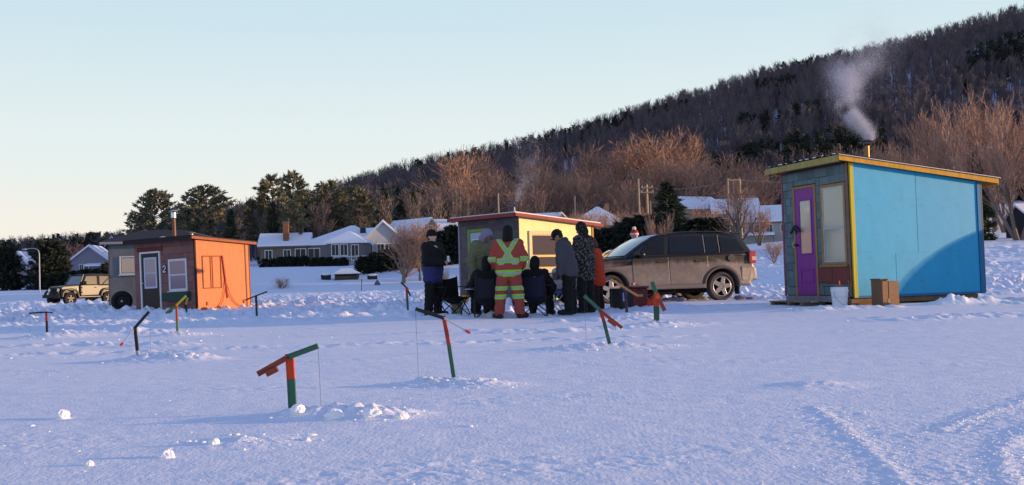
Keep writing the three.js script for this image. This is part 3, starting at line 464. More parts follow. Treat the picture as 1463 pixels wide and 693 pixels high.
// bare broadleaf tree of height 1; o: trunk share, spread, numbers of branches per level
function bareTree(s, o) {
  srand(s); const limbs = [], twigs = [];
  const grow = (p, dir, len, r, lv) => {
    const n = lv === 0 ? 4 : 3; let a = p.clone(), d = dir.clone();
    const col = lv < 2 ? o.bark : o.twig, j = rr(.8, 1.2), c = col.map(v => v * j);
    for (let i = 0; i < n; i++) {
      d.add(V3(rr(-1, 1), rr(-.5, 1) + (lv ? o.up : 0), rr(-1, 1)).multiplyScalar(lv ? .16 : .05)).normalize();
      const b = a.clone().addScaledVector(d, len / n), r0 = r * (1 - i / n * .55), r1 = r * (1 - (i + 1) / n * .55);
      (lv < 2 ? limbs : twigs).push([a, b, r0, r1, c]);
      if (lv < o.kids.length) {
        const from = lv === 0 ? o.clear : .15, k = o.kids[lv] / n;
        for (let q = 0; q < Math.floor(k + rnd()); q++) {
          const t = (i + rnd()) / n; if (t < from) continue;
          const ang = rr(o.ang[0], o.ang[1]) * (lv === 0 ? 1.1 - .5 * t : 1), az = rr(0, 6.283), u = Math.abs(d.y) > .9 ? V3(1, 0, 0) : V3(0, 1, 0), e = new THREE.Vector3().crossVectors(d, u).normalize(), f = new THREE.Vector3().crossVectors(d, e);
          const nd = d.clone().multiplyScalar(Math.cos(ang)).addScaledVector(e, Math.sin(ang) * Math.cos(az)).addScaledVector(f, Math.sin(ang) * Math.sin(az)); nd.y += o.up; nd.normalize();
          grow(a.clone().lerp(b, rnd()), nd, len * rr(o.len[0], o.len[1]) * (lv === 0 ? 1.15 - .55 * t : 1), Math.max(r1 * .55, .0011), lv + 1);
        }
      }
      a = b;
    }
  };
  const stems = o.stems ?? 1;
  for (let k = 0; k < stems; k++) { const t = k / stems * 6.283 + rr(0, 1); grow(V3(Math.cos(t) * .012 * (stems > 1), 0, Math.sin(t) * .012 * (stems > 1)), V3(stems > 1 ? Math.cos(t) * rr(.15, .4) : rr(-.05, .05), 1, stems > 1 ? Math.sin(t) * rr(.15, .4) : rr(-.05, .05)).normalize(), o.trunk, o.r / Math.sqrt(stems), 0); }
  const all = [...limbs, ...twigs]; let top = 0; for (const q of all) top = Math.max(top, q[1].y);
  if (o.dome) { const c = V3(0, top * .58, 0), R = top * .40, fix = p => { const v = p.clone().sub(c), m = v.length() / R; return m > 1 && p.y > top * .2 ? c.clone().addScaledVector(v, (1 + (m - 1) * .25) / m) : p; }; for (const q of all) { q[0] = fix(q[0]); q[1] = fix(q[1]); } top = 0; }
  for (const q of all) top = Math.max(top, q[1].y);
  const k = 1 / top; for (const q of all) { q[0] = q[0].clone().multiplyScalar(k); q[1] = q[1].clone().multiplyScalar(k); q[2] *= k; q[3] *= k; }
  const H = o.H; const scaleUp = l => l.map(([a, b, r0, r1, c]) => [a.multiplyScalar(H), b.multiplyScalar(H), Math.max(r0 * H, o.thin ?? .012), Math.max(r1 * H, (o.thin ?? .012) * .7), c]);
  return [segGeo(scaleUp(limbs), 5), segGeo(scaleUp(twigs), 3), all.length];
}
const vcol = (rough = .9) => matCache.get('vc' + rough) ?? (matCache.set('vc' + rough, new THREE.MeshStandardMaterial({ color: 0xffffff, roughness: rough, vertexColors: true, side: THREE.DoubleSide })), matCache.get('vc' + rough));
const BARK = [.17, .135, .115], TWIG = [.37, .215, .15];
const BARE = [
  { H: 13, trunk: .55, r: .028, clear: .22, up: .22, ang: [.35, .8], len: [.5, .75], kids: [15, 9, 9], thin: .022, dome: 1 },
  { H: 12, trunk: .45, r: .03, clear: .15, up: .12, ang: [.5, 1.0], len: [.55, .8], kids: [16, 10, 9], thin: .022, dome: 1 },
  { H: 12, trunk: .6, r: .024, clear: .3, up: .35, ang: [.25, .6], len: [.45, .7], kids: [12, 8, 7], thin: .022, stems: 3 },
  { H: 10, trunk: .5, r: .03, clear: .12, up: .15, ang: [.4, .9], len: [.5, .8], kids: [9, 7, 7], thin: .022, stems: 4, dome: 1 },
  { H: 12, trunk: .6, r: .026, clear: .25, up: .28, ang: [.35, .75], len: [.45, .7], kids: [13, 9, 8], thin: .02, twig: [.20, .155, .13] },
].map((o, i) => ({ H: o.H, g: bareTree(101 + i, { bark: BARK, twig: TWIG, ...o }) }));
// conifers of height 1: dense small blades on whorled branches (spruce), or in open tufts (pine)
function blades(add, p, d, n, size, spread, cols) {
  for (let k = 0; k < n; k++) {
    const v = V3(d.x + rr(-spread, spread), d.y + rr(-spread, spread), d.z + rr(-spread, spread)).normalize(), s = V3(rr(-1, 1), rr(-1, 1), rr(-1, 1)).cross(v).normalize().multiplyScalar(size * rr(.16, .3)), L = size * rr(.6, 1.3), q = p.clone().add(V3(rr(-1, 1), rr(-1, 1), rr(-1, 1)).multiplyScalar(size * .3)), c = pick(cols), j = rr(.75, 1.25);
    add(q.clone().sub(s), q.clone().add(s), q.clone().addScaledVector(v, L), c.map(t => t * j));
  }
}
function conifer(s, o) {
  srand(s); const P = [], C = [], add = (a, b, c, col) => { P.push(a.x, a.y, a.z, b.x, b.y, b.z, c.x, c.y, c.z); C.push(...col, ...col, ...col); };
  const stems = [[V3(0, 0, 0), V3(0, o.H * .55, 0), o.H * .016, o.H * .010, BARK], [V3(0, o.H * .55, 0), V3(0, o.H * .98, 0), o.H * .010, .02, BARK]];
  for (let k = 0; k < o.n; k++) {
    const t = (k + rnd()) / o.n, y = lerp(o.base, 1, t ** (o.bias ?? 1)), az = rr(0, 6.283), R = o.rad * o.shape(t ** (o.bias ?? 1)) * rr(.7, 1.12), drop = o.drop(t);
    const a = V3(0, y * o.H, 0), b = V3(Math.cos(az) * R * o.H, y * o.H + drop * R * o.H, Math.sin(az) * R * o.H), dir = b.clone().sub(a).normalize();
    if (o.limbs) stems.push([a, b, o.H * .004, .015, BARK]);
    const m = Math.max(2, Math.round(o.tufts * o.shape(t) + 1));
    for (let i = 0; i < m; i++) { const f = o.inner + (1 - o.inner) * (i + rnd()) / m; blades(add, a.clone().lerp(b, f), dir, o.per, o.size, o.spread, o.cols); }
  }
  return [segGeo(stems, 5), mesh3(P, null, null, C)];
}
const DK = [[.035, .055, .030], [.045, .062, .034], [.028, .045, .027]], PN = [[.15, .145, .085], [.11, .125, .075], [.20, .165, .11]], DD = [[.02, .03, .02], [.028, .036, .022], [.016, .026, .02]];
const SPRUCE = [0, 1].map(i => ({ H: 10, g: conifer(201 + i, { H: 10, base: .05, n: 150, rad: i ? .30 : .24, shape: t => 1 - t * .97, drop: t => -.25 + .5 * t, tufts: 7, inner: .2, per: 6, size: .55, spread: .7, cols: DK }) }));
const PINE = [0, 1, 2].map(i => ({ H: 13, g: conifer(211 + i, { H: 13, base: [.32, .25, .42][i], n: [90, 120, 60][i], rad: [.26, .34, .18][i], shape: t => Math.min(1, .55 + .9 * Math.sin(Math.min(1, t * 1.25) * 2.6) * .6) * (1 - t ** 4 * .8), drop: t => .1 + .55 * t, tufts: 8, inner: .3, per: 10, size: .5, spread: .9, cols: PN, limbs: true }) }));
const CEDAR = [0, 1].map(i => ({ H: 7, g: conifer(221 + i, { H: 7, base: .03, n: 190, rad: .34, shape: t => Math.sqrt(Math.max(0, 1 - (t * .98) ** 2.4)), drop: t => .2 + .3 * t, tufts: 7, inner: .35, per: 7, size: .5, spread: .8, cols: DD }) }));
function plant(kind, name, label, category, group, x, y, d, H, turn, wide = 1, crown = 'crown') {
  const v = kind, t = thing(name, label, category, [x, y, -d], turn, group), s = H / v.H;
  part(t, 'trunk', v.g[0], vcol()); part(t, crown, v.g[1], vcol()); t.scale.set(s * wide, s, s * wide); return t;
}
// --- hillside forest: a mass nobody could count
{
  srand(300);
  const hb = [0, 1, 2].map(i => { const b = bareTree(310 + i, { bark: [.15, .125, .135], twig: [.14, .112, .125], H: 13, trunk: .7, r: .016, clear: .35, up: .4, ang: i === 1 ? [.5, 1.0] : [.3, .7], len: i === 1 ? [.5, .7] : [.35, .55], kids: [9, 6, 3], thin: .048, dome: i === 1 }); return merge2(b[0], b[1]); });
  const hc = (() => { const c = conifer(320, { H: 12, base: .08, n: 60, rad: .2, shape: t => 1 - t * .95, drop: t => -.2 + .4 * t, tufts: 4, inner: .3, per: 3, size: 1.1, spread: .7, cols: DD }); return merge2(c[0], c[1]); })();
  function merge2(a, b) { const f = g => { const q = g.index ? g.toNonIndexed() : g; const n = new THREE.BufferGeometry(); for (const k of ['position', 'normal', 'color']) n.setAttribute(k, q.attributes[k]); return n; }; return mergeGeometries([f(a), f(b)]); }
  const sets = [[], [], [], []];
  for (let k = 0; k < 27000; k++) {
    const d = rr(196, 520), x = rr(-.62, .72) * d + rr(-10, 10); if (d > 470 && rnd() < .4) continue; if (d < 236 && x > -45) continue; if (x < -.36 * d && rnd() < .5) continue; if (x < 30 && d > 260 && rnd() < .35) continue;
    const con = noise(x * .02, d * .03, 61) + .45 * noise(x * .05, d * .05, 62) + (d < 290 && x > 20 && x < 140 ? .22 : 0) + (x < -60 ? .25 : 0) + (d < 240 ? .1 : 0) - (d > 330 ? .2 : 0), y = land(x, d);
    const isC = con > .2 && rnd() < .85; if (rnd() < .1 && !isC && d < 240) continue;
    sets[isC ? 3 : Math.floor(rnd() * 3)].push([x, y - .3, -d, rr(.45, 1.0) * (x < -70 ? .8 : 1) * (isC ? .95 : 1), rr(0, 6.28)]);
  }
  sets.forEach((l, i) => { const im = new THREE.InstancedMesh(i < 3 ? hb[i] : hc, vcol(), l.length), M = new THREE.Matrix4(), Q = new THREE.Quaternion(); l.forEach(([x, y, z, s, a], k) => { Q.setFromEuler(new THREE.Euler(rr(-.04, .04), a, rr(-.04, .04))); im.setMatrixAt(k, M.compose(V3(x, y, z), Q, V3(s, s, s))); }); im.name = ['hillside_bare_woodland', 'hillside_bare_woodland_001', 'hillside_bare_woodland_002', 'hillside_conifer_woodland'][i]; im.userData = { kind: 'stuff' }; scene.add(shade(im)); });
  console.log('forest', sets.map(l => l.length), hb[0].attributes.position.count / 3, hc.attributes.position.count / 3, BARE.map(b => b.g[2]));
}
// --- single trees along the foot of the hill and on the shore: [kind, x, d, top height above camera level as seen, wide]
{
  srand(400);
  const gy = (x, d) => land(x, d);
  // copper twigged broadleaf trees catching the sun
  const lit = [[4, -26, 214, 16], [1, -11, 216, 22], [3, -2, 206, 15], [0, 5, 224, 21], [1, -17, 202, 13], [3, 12, 208, 15], [1, 17, 228, 22], [0, 24, 220, 22], [1, 31, 222, 24], [0, 38, 226, 24], [3, 20, 204, 14], [1, 44, 212, 18], [4, -31, 212, 15], [4, -37, 208, 13], [4, -22, 192, 12], [1, 28, 230, 23], [3, 34, 214, 20], [4, 10, 222, 18], [0, -6, 224, 22],
    [2, 85, 196, 26], [2, 91, 204, 26], [1, 78, 190, 19], [0, 72, 196, 17], [3, 67, 188, 14], [2, 98, 200, 25], [4, 82, 178, 17], [4, 90, 176, 18], [4, 59, 208, 16], [4, 54, 200, 13], [0, 66, 212, 17], [2, 75, 207, 19], [4, 85, 184, 19], [0, 95, 186, 20], [1, 50, 216, 15], [1, -13, 194, 15], [0, -8, 190, 16], [1, -3, 196, 17], [3, 3, 190, 14], [1, 7, 198, 17], [0, 13, 194, 16], [1, 16, 200, 17], [3, 22, 192, 15], [1, 27, 200, 18], [0, 32, 196, 18], [1, 37, 202, 18], [3, 46, 204, 15], [2, 67, 150, 20], [2, 72.5, 154, 20.5], [2, 77, 150, 18], [2, 62, 158, 15]];
  for (const [k, x, d, H] of lit) plant(BARE[k], 'bare_tree', k === 4 ? 'bare tree with grey brown twigs at the foot of the wooded hill' : 'bare tree with coppery twigs at the foot of the wooded hill', 'tree', k === 4 ? 'bare grey trees below the hill' : 'bare copper trees below the hill', x, gy(x, d) - .2, d, H, rr(0, 6), rr(1.0, 1.3));
  // pines beside the left village houses
  const pines = [[1, -56.5, 166, 13.5, 1.0], [1, -47.4, 162, 12.4, 1.25], [0, -40.6, 168, 10.5, 1.1], [2, -38.2, 168, 14.2, 1.15], [2, -33.2, 160, 14.0, 1], [0, -31.8, 154, 9.4, 1], [0, -29.5, 170, 13.0, 1], [1, -26, 174, 12.2, .9], [2, -24, 168, 11.5, 1.2]];
  pines.forEach(([k, x, d, H, w]) => plant(PINE[k], 'pine_tree', 'tall ragged pine tree standing behind the snowy village roofs', 'tree', 'pines behind the village', x, gy(x, d) - .2, d, H, rr(0, 6), w));
  const spr = [[0, -36, 158, 9.5], [0, -41.5, 155, 8.5], [1, -28, 178, 12.5], [0, -22, 182, 12.5], [1, -17.5, 186, 12], [0, -45, 172, 8], [1, -20, 190, 11], [0, -34, 176, 12], [0, -12, 192, 11]];
  spr.forEach(([k, x, d, H]) => plant(SPRUCE[k], 'spruce_tree', 'dark narrow spruce tree among the pines behind the village', 'tree', 'spruces behind the village', x, gy(x, d) - .2, d, H, rr(0, 6), 1));
  plant(SPRUCE[1], 'spruce_tree', 'broad dark spruce tree standing behind the dirty grey car roof', 'tree', null, 17.6, gy(17.6, 118) - .3, 118, 8.6, 1, 1.75);
  plant(SPRUCE[0], 'spruce_tree', 'dark pointed spruce tree rising behind the end of the blue hut', 'tree', null, 48.8, gy(48.8, 110) - .5, 110, 9.6, 2, 1.05);
  plant(CEDAR[0], 'cedar_tree', 'large dense dark cedar beside the street lamp above the parked jeep', 'tree', null, -61.6, gy(-61.6, 140) - .6, 140, 6.6, 0, 1.3, 'foliage');
  plant(CEDAR[1], 'cedar_tree', 'dark dense cedar tree beyond the street lamp, next to the small house', 'tree', null, -67.6, gy(-67.6, 140) - .4, 140, 6.0, 2, 1.1, 'foliage');
  for (const [x, d, H] of [[-49, 128, 3.2], [-52, 130, 2.6]]) plant(CEDAR[0], 'evergreen_bush', 'low dark evergreen bush along the shore behind the jeep', 'bush', 'evergreen bushes behind the jeep', x, gy(x, d) - .4, d, H, rr(0, 6), 1.7, 'foliage');
  // dark hedges
  const hedge = (x0, x1, d0, d1, H0, H1, label, n, g) => { for (let k = 0; k < n; k++) { const t = (k + .5) / n, x = lerp(x0, x1, t), d = lerp(d0, d1, t); plant(CEDAR[k % 2], 'hedge_shrub', label, 'hedge', g, x, gy(x, d) - .5, d, lerp(H0, H1, t) * rr(.95, 1.1), rr(0, 6), 1.5, 'foliage'); } };
  hedge(8.3, 14, 104, 106, 5.2, 5.6, 'clipped dark evergreen hedge shrub between yellow hut and spruce', 5, 'hedge behind the cars');
  hedge(20.5, 23.5, 118, 120, 4.4, 4.0, 'dark evergreen shrub with snow beyond it below the sunlit house', 3, 'shrubs below the sunlit house');
  hedge(-18, -6.5, 122, 130, 2.2, 4.6, 'dark evergreen hedge shrub in the row below the village houses', 9, 'hedge below the village houses');
  hedge(-60, -50, 133, 128, 2.2, 2.8, 'dark hedge shrub on the shore below the cedar', 6, 'hedge behind the jeep');
  hedge(-33, -26.5, 138, 136, 1.6, 1.7, 'low dark hedge shrub in front of the stone cottage', 6, 'hedge before the cottage');
  hedge(-25.6, -20.8, 134, 132, 1.5, 1.4, 'low dark hedge shrub below the deck of the hip roofed house', 5, 'hedge before the hip roofed house');
  // single bare trees on the shore
  plant(BARE[1], 'bare_tree', 'dark bare tree on the snowy bank in front of the white house', 'tree', null, -11.5, gy(-11.5, 110) - .1, 110, 7.4, 1.3, .9);
  plant(BARE[0], 'bare_tree', 'slim bare tree on the bank beside the dark hedge row', 'tree', null, -9.9, gy(-9.9, 112) - .1, 112, 6.6, 4, .9);
  plant(BARE[1], 'bare_tree', 'dark bare tree with spreading limbs before the long white house', 'tree', null, 24.3, gy(24.3, 112) - .2, 112, 8.6, 2.2, .9);
  plant(BARE[2], 'bare_tree', 'pale slim multi stemmed bare tree beside the dark hedge', 'tree', null, 13.9, gy(13.9, 101) - .2, 101, 6.2, 2.2, .8);
  plant(BARE[2], 'bare_tree', 'tall many stemmed bare tree on the shore beyond the blue hut', 'tree', null, 50.2, gy(50.2, 104) - .2, 104, 12.5, .4, 1.3);
  plant(BARE[0], 'bare_tree', 'thick trunked bare tree on the shore beyond the blue hut', 'tree', null, 52.6, gy(52.6, 100) - .2, 100, 11.5, 3.4, 1.4);
  plant(BARE[1], 'bare_tree', 'big bare tree leaning beside the benches on the shore', 'tree', null, 55.5, gy(55.5, 104) - .2, 104, 12.5, 5.1, 1.3);
  plant(BARE[3], 'bare_shrub', 'small twiggy leafless shrub on the bank below the cottage', 'shrub', null, -23.8, gy(-23.8, 108) - .05, 108, 1.9, 1, 1.4);
  plant(BARE[3], 'bare_shrub', 'twiggy leafless shrub on the snow below the long white house', 'shrub', null, 20.7, gy(20.7, 83) - .05, 83, 2.1, 3, 1.3);
  for (const [x, d, H] of [[7.5, 128, 6.5], [10, 132, 7], [12.5, 128, 6], [4.6, 134, 6], [8.8, 126, 6.5], [2.5, 130, 5.5], [15.5, 140, 7], [17, 138, 6.5]]) plant(BARE[3], 'bare_tree', 'greyish twiggy bare tree in front of the snowy roofs behind yellow hut', 'tree', 'bare trees behind the yellow hut', x, gy(x, d) - .1, d, H, rr(0, 6), 1.2);
  for (const [x, d, H] of [[-11, 134, 6.4], [-13.4, 138, 6], [-8.6, 132, 5]]) plant(BARE[3], 'bare_tree', 'twiggy bare tree between the white house and the stone gabled house', 'tree', 'bare trees among the village houses', x, gy(x, d) - .1, d, H, rr(0, 6), 1.2);
  for (const [x, d, H] of [[25.5, 138, 7], [33, 140, 6]]) plant(BARE[3], 'bare_tree', 'thin bare tree standing before the golden house and long white house', 'tree', 'bare trees before the right hand houses', x, gy(x, d) - .1, d, H, rr(0, 6), 1.1);
  for (const [x, d, H] of [[-36.5, 158, 9], [-30, 166, 11.5], [-25, 168, 12], [-21, 170, 12.5], [-43, 164, 9], [-17, 176, 13], [-13, 180, 13], [-9, 184, 14], [-28, 178, 14]]) plant(BARE[4], 'bare_tree', 'grey brown bare tree among the pines behind the village roofs', 'tree', 'bare trees among the pines', x, gy(x, d) - .1, d, H, rr(0, 6), 1.2);
  for (const [x, d, H] of [[-80, 190, 9], [-76, 196, 8], [-66, 205, 11]]) plant(BARE[3], 'bare_tree', 'pale bare tree showing over the dark cedars', 'tree', 'bare trees over the cedars', x, gy(x, d) - .1, d, H, rr(0, 6), 1.1);
}
// ---------------------------------------------------------------- village
const SNOWROOF = mat(new THREE.Color().setRGB(.86, .87, .90), .9, { name: 'roof snow' });
function house(name, label, x, d, turn, w, dp, h, rise, wall, o = {}) {   // gable ridge along x unless o.ridge = 'z' (gable to the front) or 'hip'
  const y = o.y ?? land(x, d), g = thing(name, label, 'house', [x, y, -d], turn), wm = texMat(wall, TEX.rough, 4, 3, .9), ov = .35, t = .22;
  part(g, 'wall', bx(-w / 2, w / 2, -1.2, h, -dp, 0), wm);
  const rm = o.roof ?? SNOWROOF;
  if (o.ridge === 'hip') {
    const a = w / 2 + ov, z0 = -dp - ov, z1 = ov, r = Math.max(.4, w / 2 - dp / 2 - ov * .2), zc = -dp / 2, hp = [[-a, h, z1], [a, h, z1], [a, h, z0], [-a, h, z0], [(o.apex ?? 0) - r * .3, h + rise, zc], [(o.apex ?? 0) + r * .3, h + rise, zc]];
    const P = hp.flat(), lo = hp.slice(0, 4).flatMap(p => [p[0], p[1] - t, p[2]]);
    part(g, 'roof', mesh3([...P, ...lo], [0, 1, 5, 0, 5, 4, 1, 2, 5, 2, 3, 4, 2, 4, 5, 3, 0, 4, 6, 7, 1, 6, 1, 0, 7, 8, 2, 7, 2, 1, 8, 9, 3, 8, 3, 2, 9, 6, 0, 9, 0, 3, 6, 8, 7, 6, 9, 8]).toNonIndexed(), rm).geometry.computeVertexNormals();
  } else if (o.ridge === 'z') {
    part(g, 'gable', prism([[-w / 2, h], [w / 2, h], [0, h + rise]], dp - .01).translate(0, 0, -dp / 2), wm);
    for (const s of [-1, 1]) part(g, 'roof', prism([[s * (w / 2 + ov), h - rise * ov / (w / 2)], [0, h + rise], [0, h + rise + t], [s * (w / 2 + ov), h - rise * ov / (w / 2) + t]], dp + ov * 2).translate(0, 0, -dp / 2), rm);
    for (const s of [-1, 1]) part(g, 'barge_board', prism([[s * (w / 2 + ov), h - rise * ov / (w / 2) - .16], [0, h + rise - .16], [0, h + rise - .005], [s * (w / 2 + ov), h - rise * ov / (w / 2) - .005]], .1).translate(0, 0, ov + .052), mat(o.trim ?? 0xa9a9b4, .8));
  } else {
    const gm = new THREE.Matrix4().makeRotationY(Math.PI / 2);
    part(g, 'gable', prism([[0, h], [dp, h], [dp / 2, h + rise]], w - .01), wm, gm);
    for (const s of [0, 1]) part(g, 'roof', prism(s ? [[-ov, h - rise * ov / (dp / 2)], [dp / 2, h + rise], [dp / 2, h + rise + t], [-ov, h - rise * ov / (dp / 2) + t]] : [[dp + ov, h - rise * ov / (dp / 2)], [dp / 2, h + rise], [dp / 2, h + rise + t], [dp + ov, h - rise * ov / (dp / 2) + t]], w + ov * 2), rm, gm);
    part(g, 'eaves_board', bx(-w / 2 - ov, w / 2 + ov, h - rise * ov / (dp / 2) - .18, h - rise * ov / (dp / 2) - .004, ov - .06, ov), mat(o.trim ?? 0x6b6b74, .8));
  }
  for (const [wx, wy, ww, wh, kind] of o.windows ?? []) {
    const f = part(g, kind ?? 'window', [bx(wx - ww / 2 - .1, wx - ww / 2, wy - .1, wy + wh + .1, 0, .08), bx(wx + ww / 2, wx + ww / 2 + .1, wy - .1, wy + wh + .1, 0, .08), bx(wx - ww / 2, wx + ww / 2, wy + wh, wy + wh + .1, 0, .08), bx(wx - ww / 2, wx + ww / 2, wy - .1, wy, 0, .08), bx(wx - .03, wx + .03, wy, wy + wh, 0, .06)], mat(o.frame ?? 0xd5d5dd, .7));
    part(f, 'pane', bx(wx - ww / 2, wx + ww / 2, wy, wy + wh, 0, .03), mat(0x101216, .4));
  }
  for (const [cx, cz, ch, cw, cc] of o.chimneys ?? []) { const c = part(g, 'chimney', bx(cx - cw / 2, cx + cw / 2, h, h + ch, cz - cw / 2, cz + cw / 2, .03), texMat(cc, TEX.rough, 1, 1, .9)); part(c, 'chimney_top', bx(cx - cw / 2 - .08, cx + cw / 2 + .08, h + ch, h + ch + .15, cz - cw / 2 - .08, cz + cw / 2 + .08), mat(0x6b6468, .9)); }
  for (const [px, pz0, pw, ph] of o.porch ?? []) { part(g, 'porch_roof', prism([[0, ph], [pz0, ph - .35], [pz0, ph - .12], [0, ph + .2]], pw), SNOWROOF, new THREE.Matrix4().makeRotationY(-Math.PI / 2).setPosition(px, 0, 0)); for (const s of [-1, 1]) part(g, 'porch_post', bx(px + s * (pw / 2 - .15) - .07, px + s * (pw / 2 - .15) + .07, -1, ph - .3, pz0 - .25, pz0 - .11), mat(0x5a5560, .9)); }
  return g;
}
{
  house('house', 'low stone cottage with brick chimney left of the hip roofed house', -32.6, 150, .1, 6.8, 6, 2.6, 1.6, 0x857868, { y: 4.1, windows: [[-2.2, .5, .9, 1.3], [.4, .5, .9, 1.3], [2.3, .4, 1.4, 1.5]], chimneys: [[.2, -1, 3.2, .8, 0xa06a4a]] });
  house('house', 'grey house with big hip roof, snow bright on the sunward slope', -25.0, 150, -.1, 11.0, 9, 2.8, 2.7, 0x8a8484, { y: 3.9, ridge: 'hip', apex: 1.2, windows: [[-3.4, .1, 1.6, 2.0], [0.2, .8, 1.0, 1.5], [1.6, .8, 1.0, 1.5], [3.6, .2, 1, 2]], chimneys: [[3.2, -2.5, 2.2, .7, 0x3c3840]], trim: 0x8a8890 });
  house('house', 'dark stuccoed wing with low snow roof joined before the hip roofed house', -22.4, 141, -.1, 5.2, 4, 2.5, 1.5, 0x7c7a7c, { y: 4.0, ridge: 'hip', windows: [[-1.4, .7, .9, 1.4], [-.2, .7, .9, 1.4], [1.3, 0, .9, 2]] });
  house('house', 'white clapboard house with gable, many windows and snowy roof', -17.9, 146, .18, 5.6, 7, 2.9, 2.6, 0xc8ccd6, { y: 3.9, ridge: 'z', trim: 0xb5bccb, windows: [[-1.9, 1, .7, 1.2], [-.4, .8, .9, 1.5], [.7, .8, .9, 1.5], [1.8, .8, .9, 1.5]] });
  house('house', 'long house with plain snowy roof beside the white gabled one', -20.3, 154, .05, 6, 6, 2.7, 2.5, 0xaab0be, { y: 3.7, windows: [[0, .8, 1, 1.3]] });
  house('house', 'stone house, its front gable lit golden by the low sun', -12.2, 158, .75, 5.6, 9, 2.7, 2.6, 0xa69b88, { y: 5.0, ridge: 'z', trim: 0xa8a094, windows: [[0, .3, 1.7, 2.2], [0, 3.4, .7, .8]] });
  house('house', 'house with long snow covered roof behind the golden lit stone gable', -11.5, 172, .05, 11, 8, 3.2, 2.6, 0x8c8894, { y: 5.2, windows: [[-2, .8, 1, 1.3], [2, .8, 1, 1.3]], chimneys: [[2, -3, 3.4, .7, 0x8a7466]] });
  house('house', 'small grey house with low snow roof close beside the yellow hut front', -6.6, 140, .05, 6.0, 5, 2.4, 1.4, 0x7d7c86, { y: 4.6, windows: [[-1, .5, .8, 1.2], [1.2, .5, .8, 1.2]] });
  house('house', 'house with broad snowy roof and brick chimney above the yellow hut', 14.5, 176, -.08, 9.5, 8, 3, 3.2, 0x8f8a90, { y: 6.6, ridge: 'hip', windows: [[-2, .8, 1, 1.3], [1.5, .8, 1, 1.3]], chimneys: [[1.6, -4, 3.6, .8, 0xb08a6a]] });
  house('house', 'small bluish gabled house peeking over the yellow hut roof', 8.2, 172, .3, 4.6, 7, 2.6, 2.4, 0x6f88a8, { y: 6.4, ridge: 'z', windows: [[0, .6, 1, 1.3]] });
  house('house', 'low house with snow roof right behind the yellow hut stovepipe', 4.0, 176, -.2, 5.5, 6, 2.6, 2.2, 0xa08a7c, { y: 6.9, windows: [[0, .6, 1, 1.2]] });
  house('house', 'golden sunlit house with snowy roofs behind the dark spruce', 35.4, 190, .55, 8.5, 7, 3.1, 2.2, 0xb0a690, { y: 9.5, windows: [[-2.2, .6, 1, 1.4], [0, .6, 1, 1.4], [2.4, .6, 1, 1.4]] });
  house('house', 'long white house with row of dark windows and porch roof', 38.6, 160, -.22, 9.4, 7, 2.7, 2.3, 0xb9b9b4, { y: 5.9, windows: [[-3.4, .9, .9, 1.1], [-1.6, .7, 1.6, 1.3], [.7, .9, .9, 1.1], [2.9, .9, .9, 1.1]], porch: [[-1.4, 1.6, 5.6, .75]] });
  house('house', 'house higher up the slope showing two snowy roofs over the white one', 39.5, 184, -.1, 8, 7, 3, 2.4, 0x7a7480, { y: 8.4, windows: [[-2, .7, 1, 1.2], [1, .7, 1, 1.2]] });
  house('house', 'pale lilac gabled house behind the parked jeep', -72.6, 180, .12, 6.2, 8, 3.0, 2.4, 0x9c96ac, { y: 3.3, ridge: 'z', trim: 0xcfcfd8, windows: [[-1.3, .9, .6, 1.3], [-.5, .9, .6, 1.3]], porch: [[1.2, 1.8, 3, 2.2]] });
  house('barn', 'dark barn with pale snowy roof edge behind the cedar', -74.5, 196, -.5, 5.5, 7, 5.0, 2.6, 0x2a2628, { y: 3.5, ridge: 'z', trim: 0xe0e0e4, roof: mat(0x4a4a55, .9) });
  house('house', 'small tall pale house between the two dark cedars', -83, 176, .1, 2.6, 4, 3.6, 1.6, 0x8f94aa, { y: 2.6, ridge: 'z', windows: [[0, 1.8, .6, 1], [0, 0, .7, 1.2]] });
  house('cabin', 'dark cabin among the trees beyond the blue hut', 57.6, 112, .2, 5, 4, 2.3, 1.3, 0x2d2a2e, { y: land(57.6, 112), windows: [[-1, .8, .7, .8]] });
  // deck rail before the white house
  const dk = thing('deck_railing', 'white picket deck railing in front of the white gabled house', 'railing', [-20.3, 3.4, -137], .1), wp = mat(0xc2c8d6, .7);
  part(dk, 'rail', bx(-3, 3, .95, 1.05, -.04, .04), wp); part(dk, 'rail', bx(-3, 3, .12, .2, -.04, .04), wp); part(dk, 'deck_edge', bx(-3, 3, -.35, -.1, -.6, .1), mat(0x6d6a74, .9));
  for (let k = 0; k <= 24; k++) part(dk, k % 6 ? 'picket' : 'post', bx(-3 + k * .25 - (k % 6 ? .03 : .06), -3 + k * .25 + (k % 6 ? .03 : .06), -.3, k % 6 ? .96 : 1.15, -.03, .03), wp);
  // shelter by the shore
  const sx = -18.4, sd = 116, sh = thing('picnic_shelter', 'low dark timber shelter with snow on its roof by the shore', 'shelter', [sx, land(sx, sd) - .1, -sd], .1), tb = mat(0x4a3f38, .9);
  part(sh, 'wall', bx(-1.3, 1.3, -.6, 1.1, -2, -1.8), tb); part(sh, 'wall', bx(-1.3, -1.1, -.6, 1.1, -1.8, 0), tb); part(sh, 'front_wall', bx(-1.1, 1.3, -.6, .85, -.15, 0), tb); part(sh, 'roof', prism([[-1.6, 1.12], [1.6, 1.12], [.5, 1.7], [-.5, 1.7]], 2.6).translate(0, 0, -1), SNOWROOF); for (const q of [-1.2, 1.2]) part(sh, 'post', bx(q - .08, q + .08, 0, 1.1, .02, .16), tb);
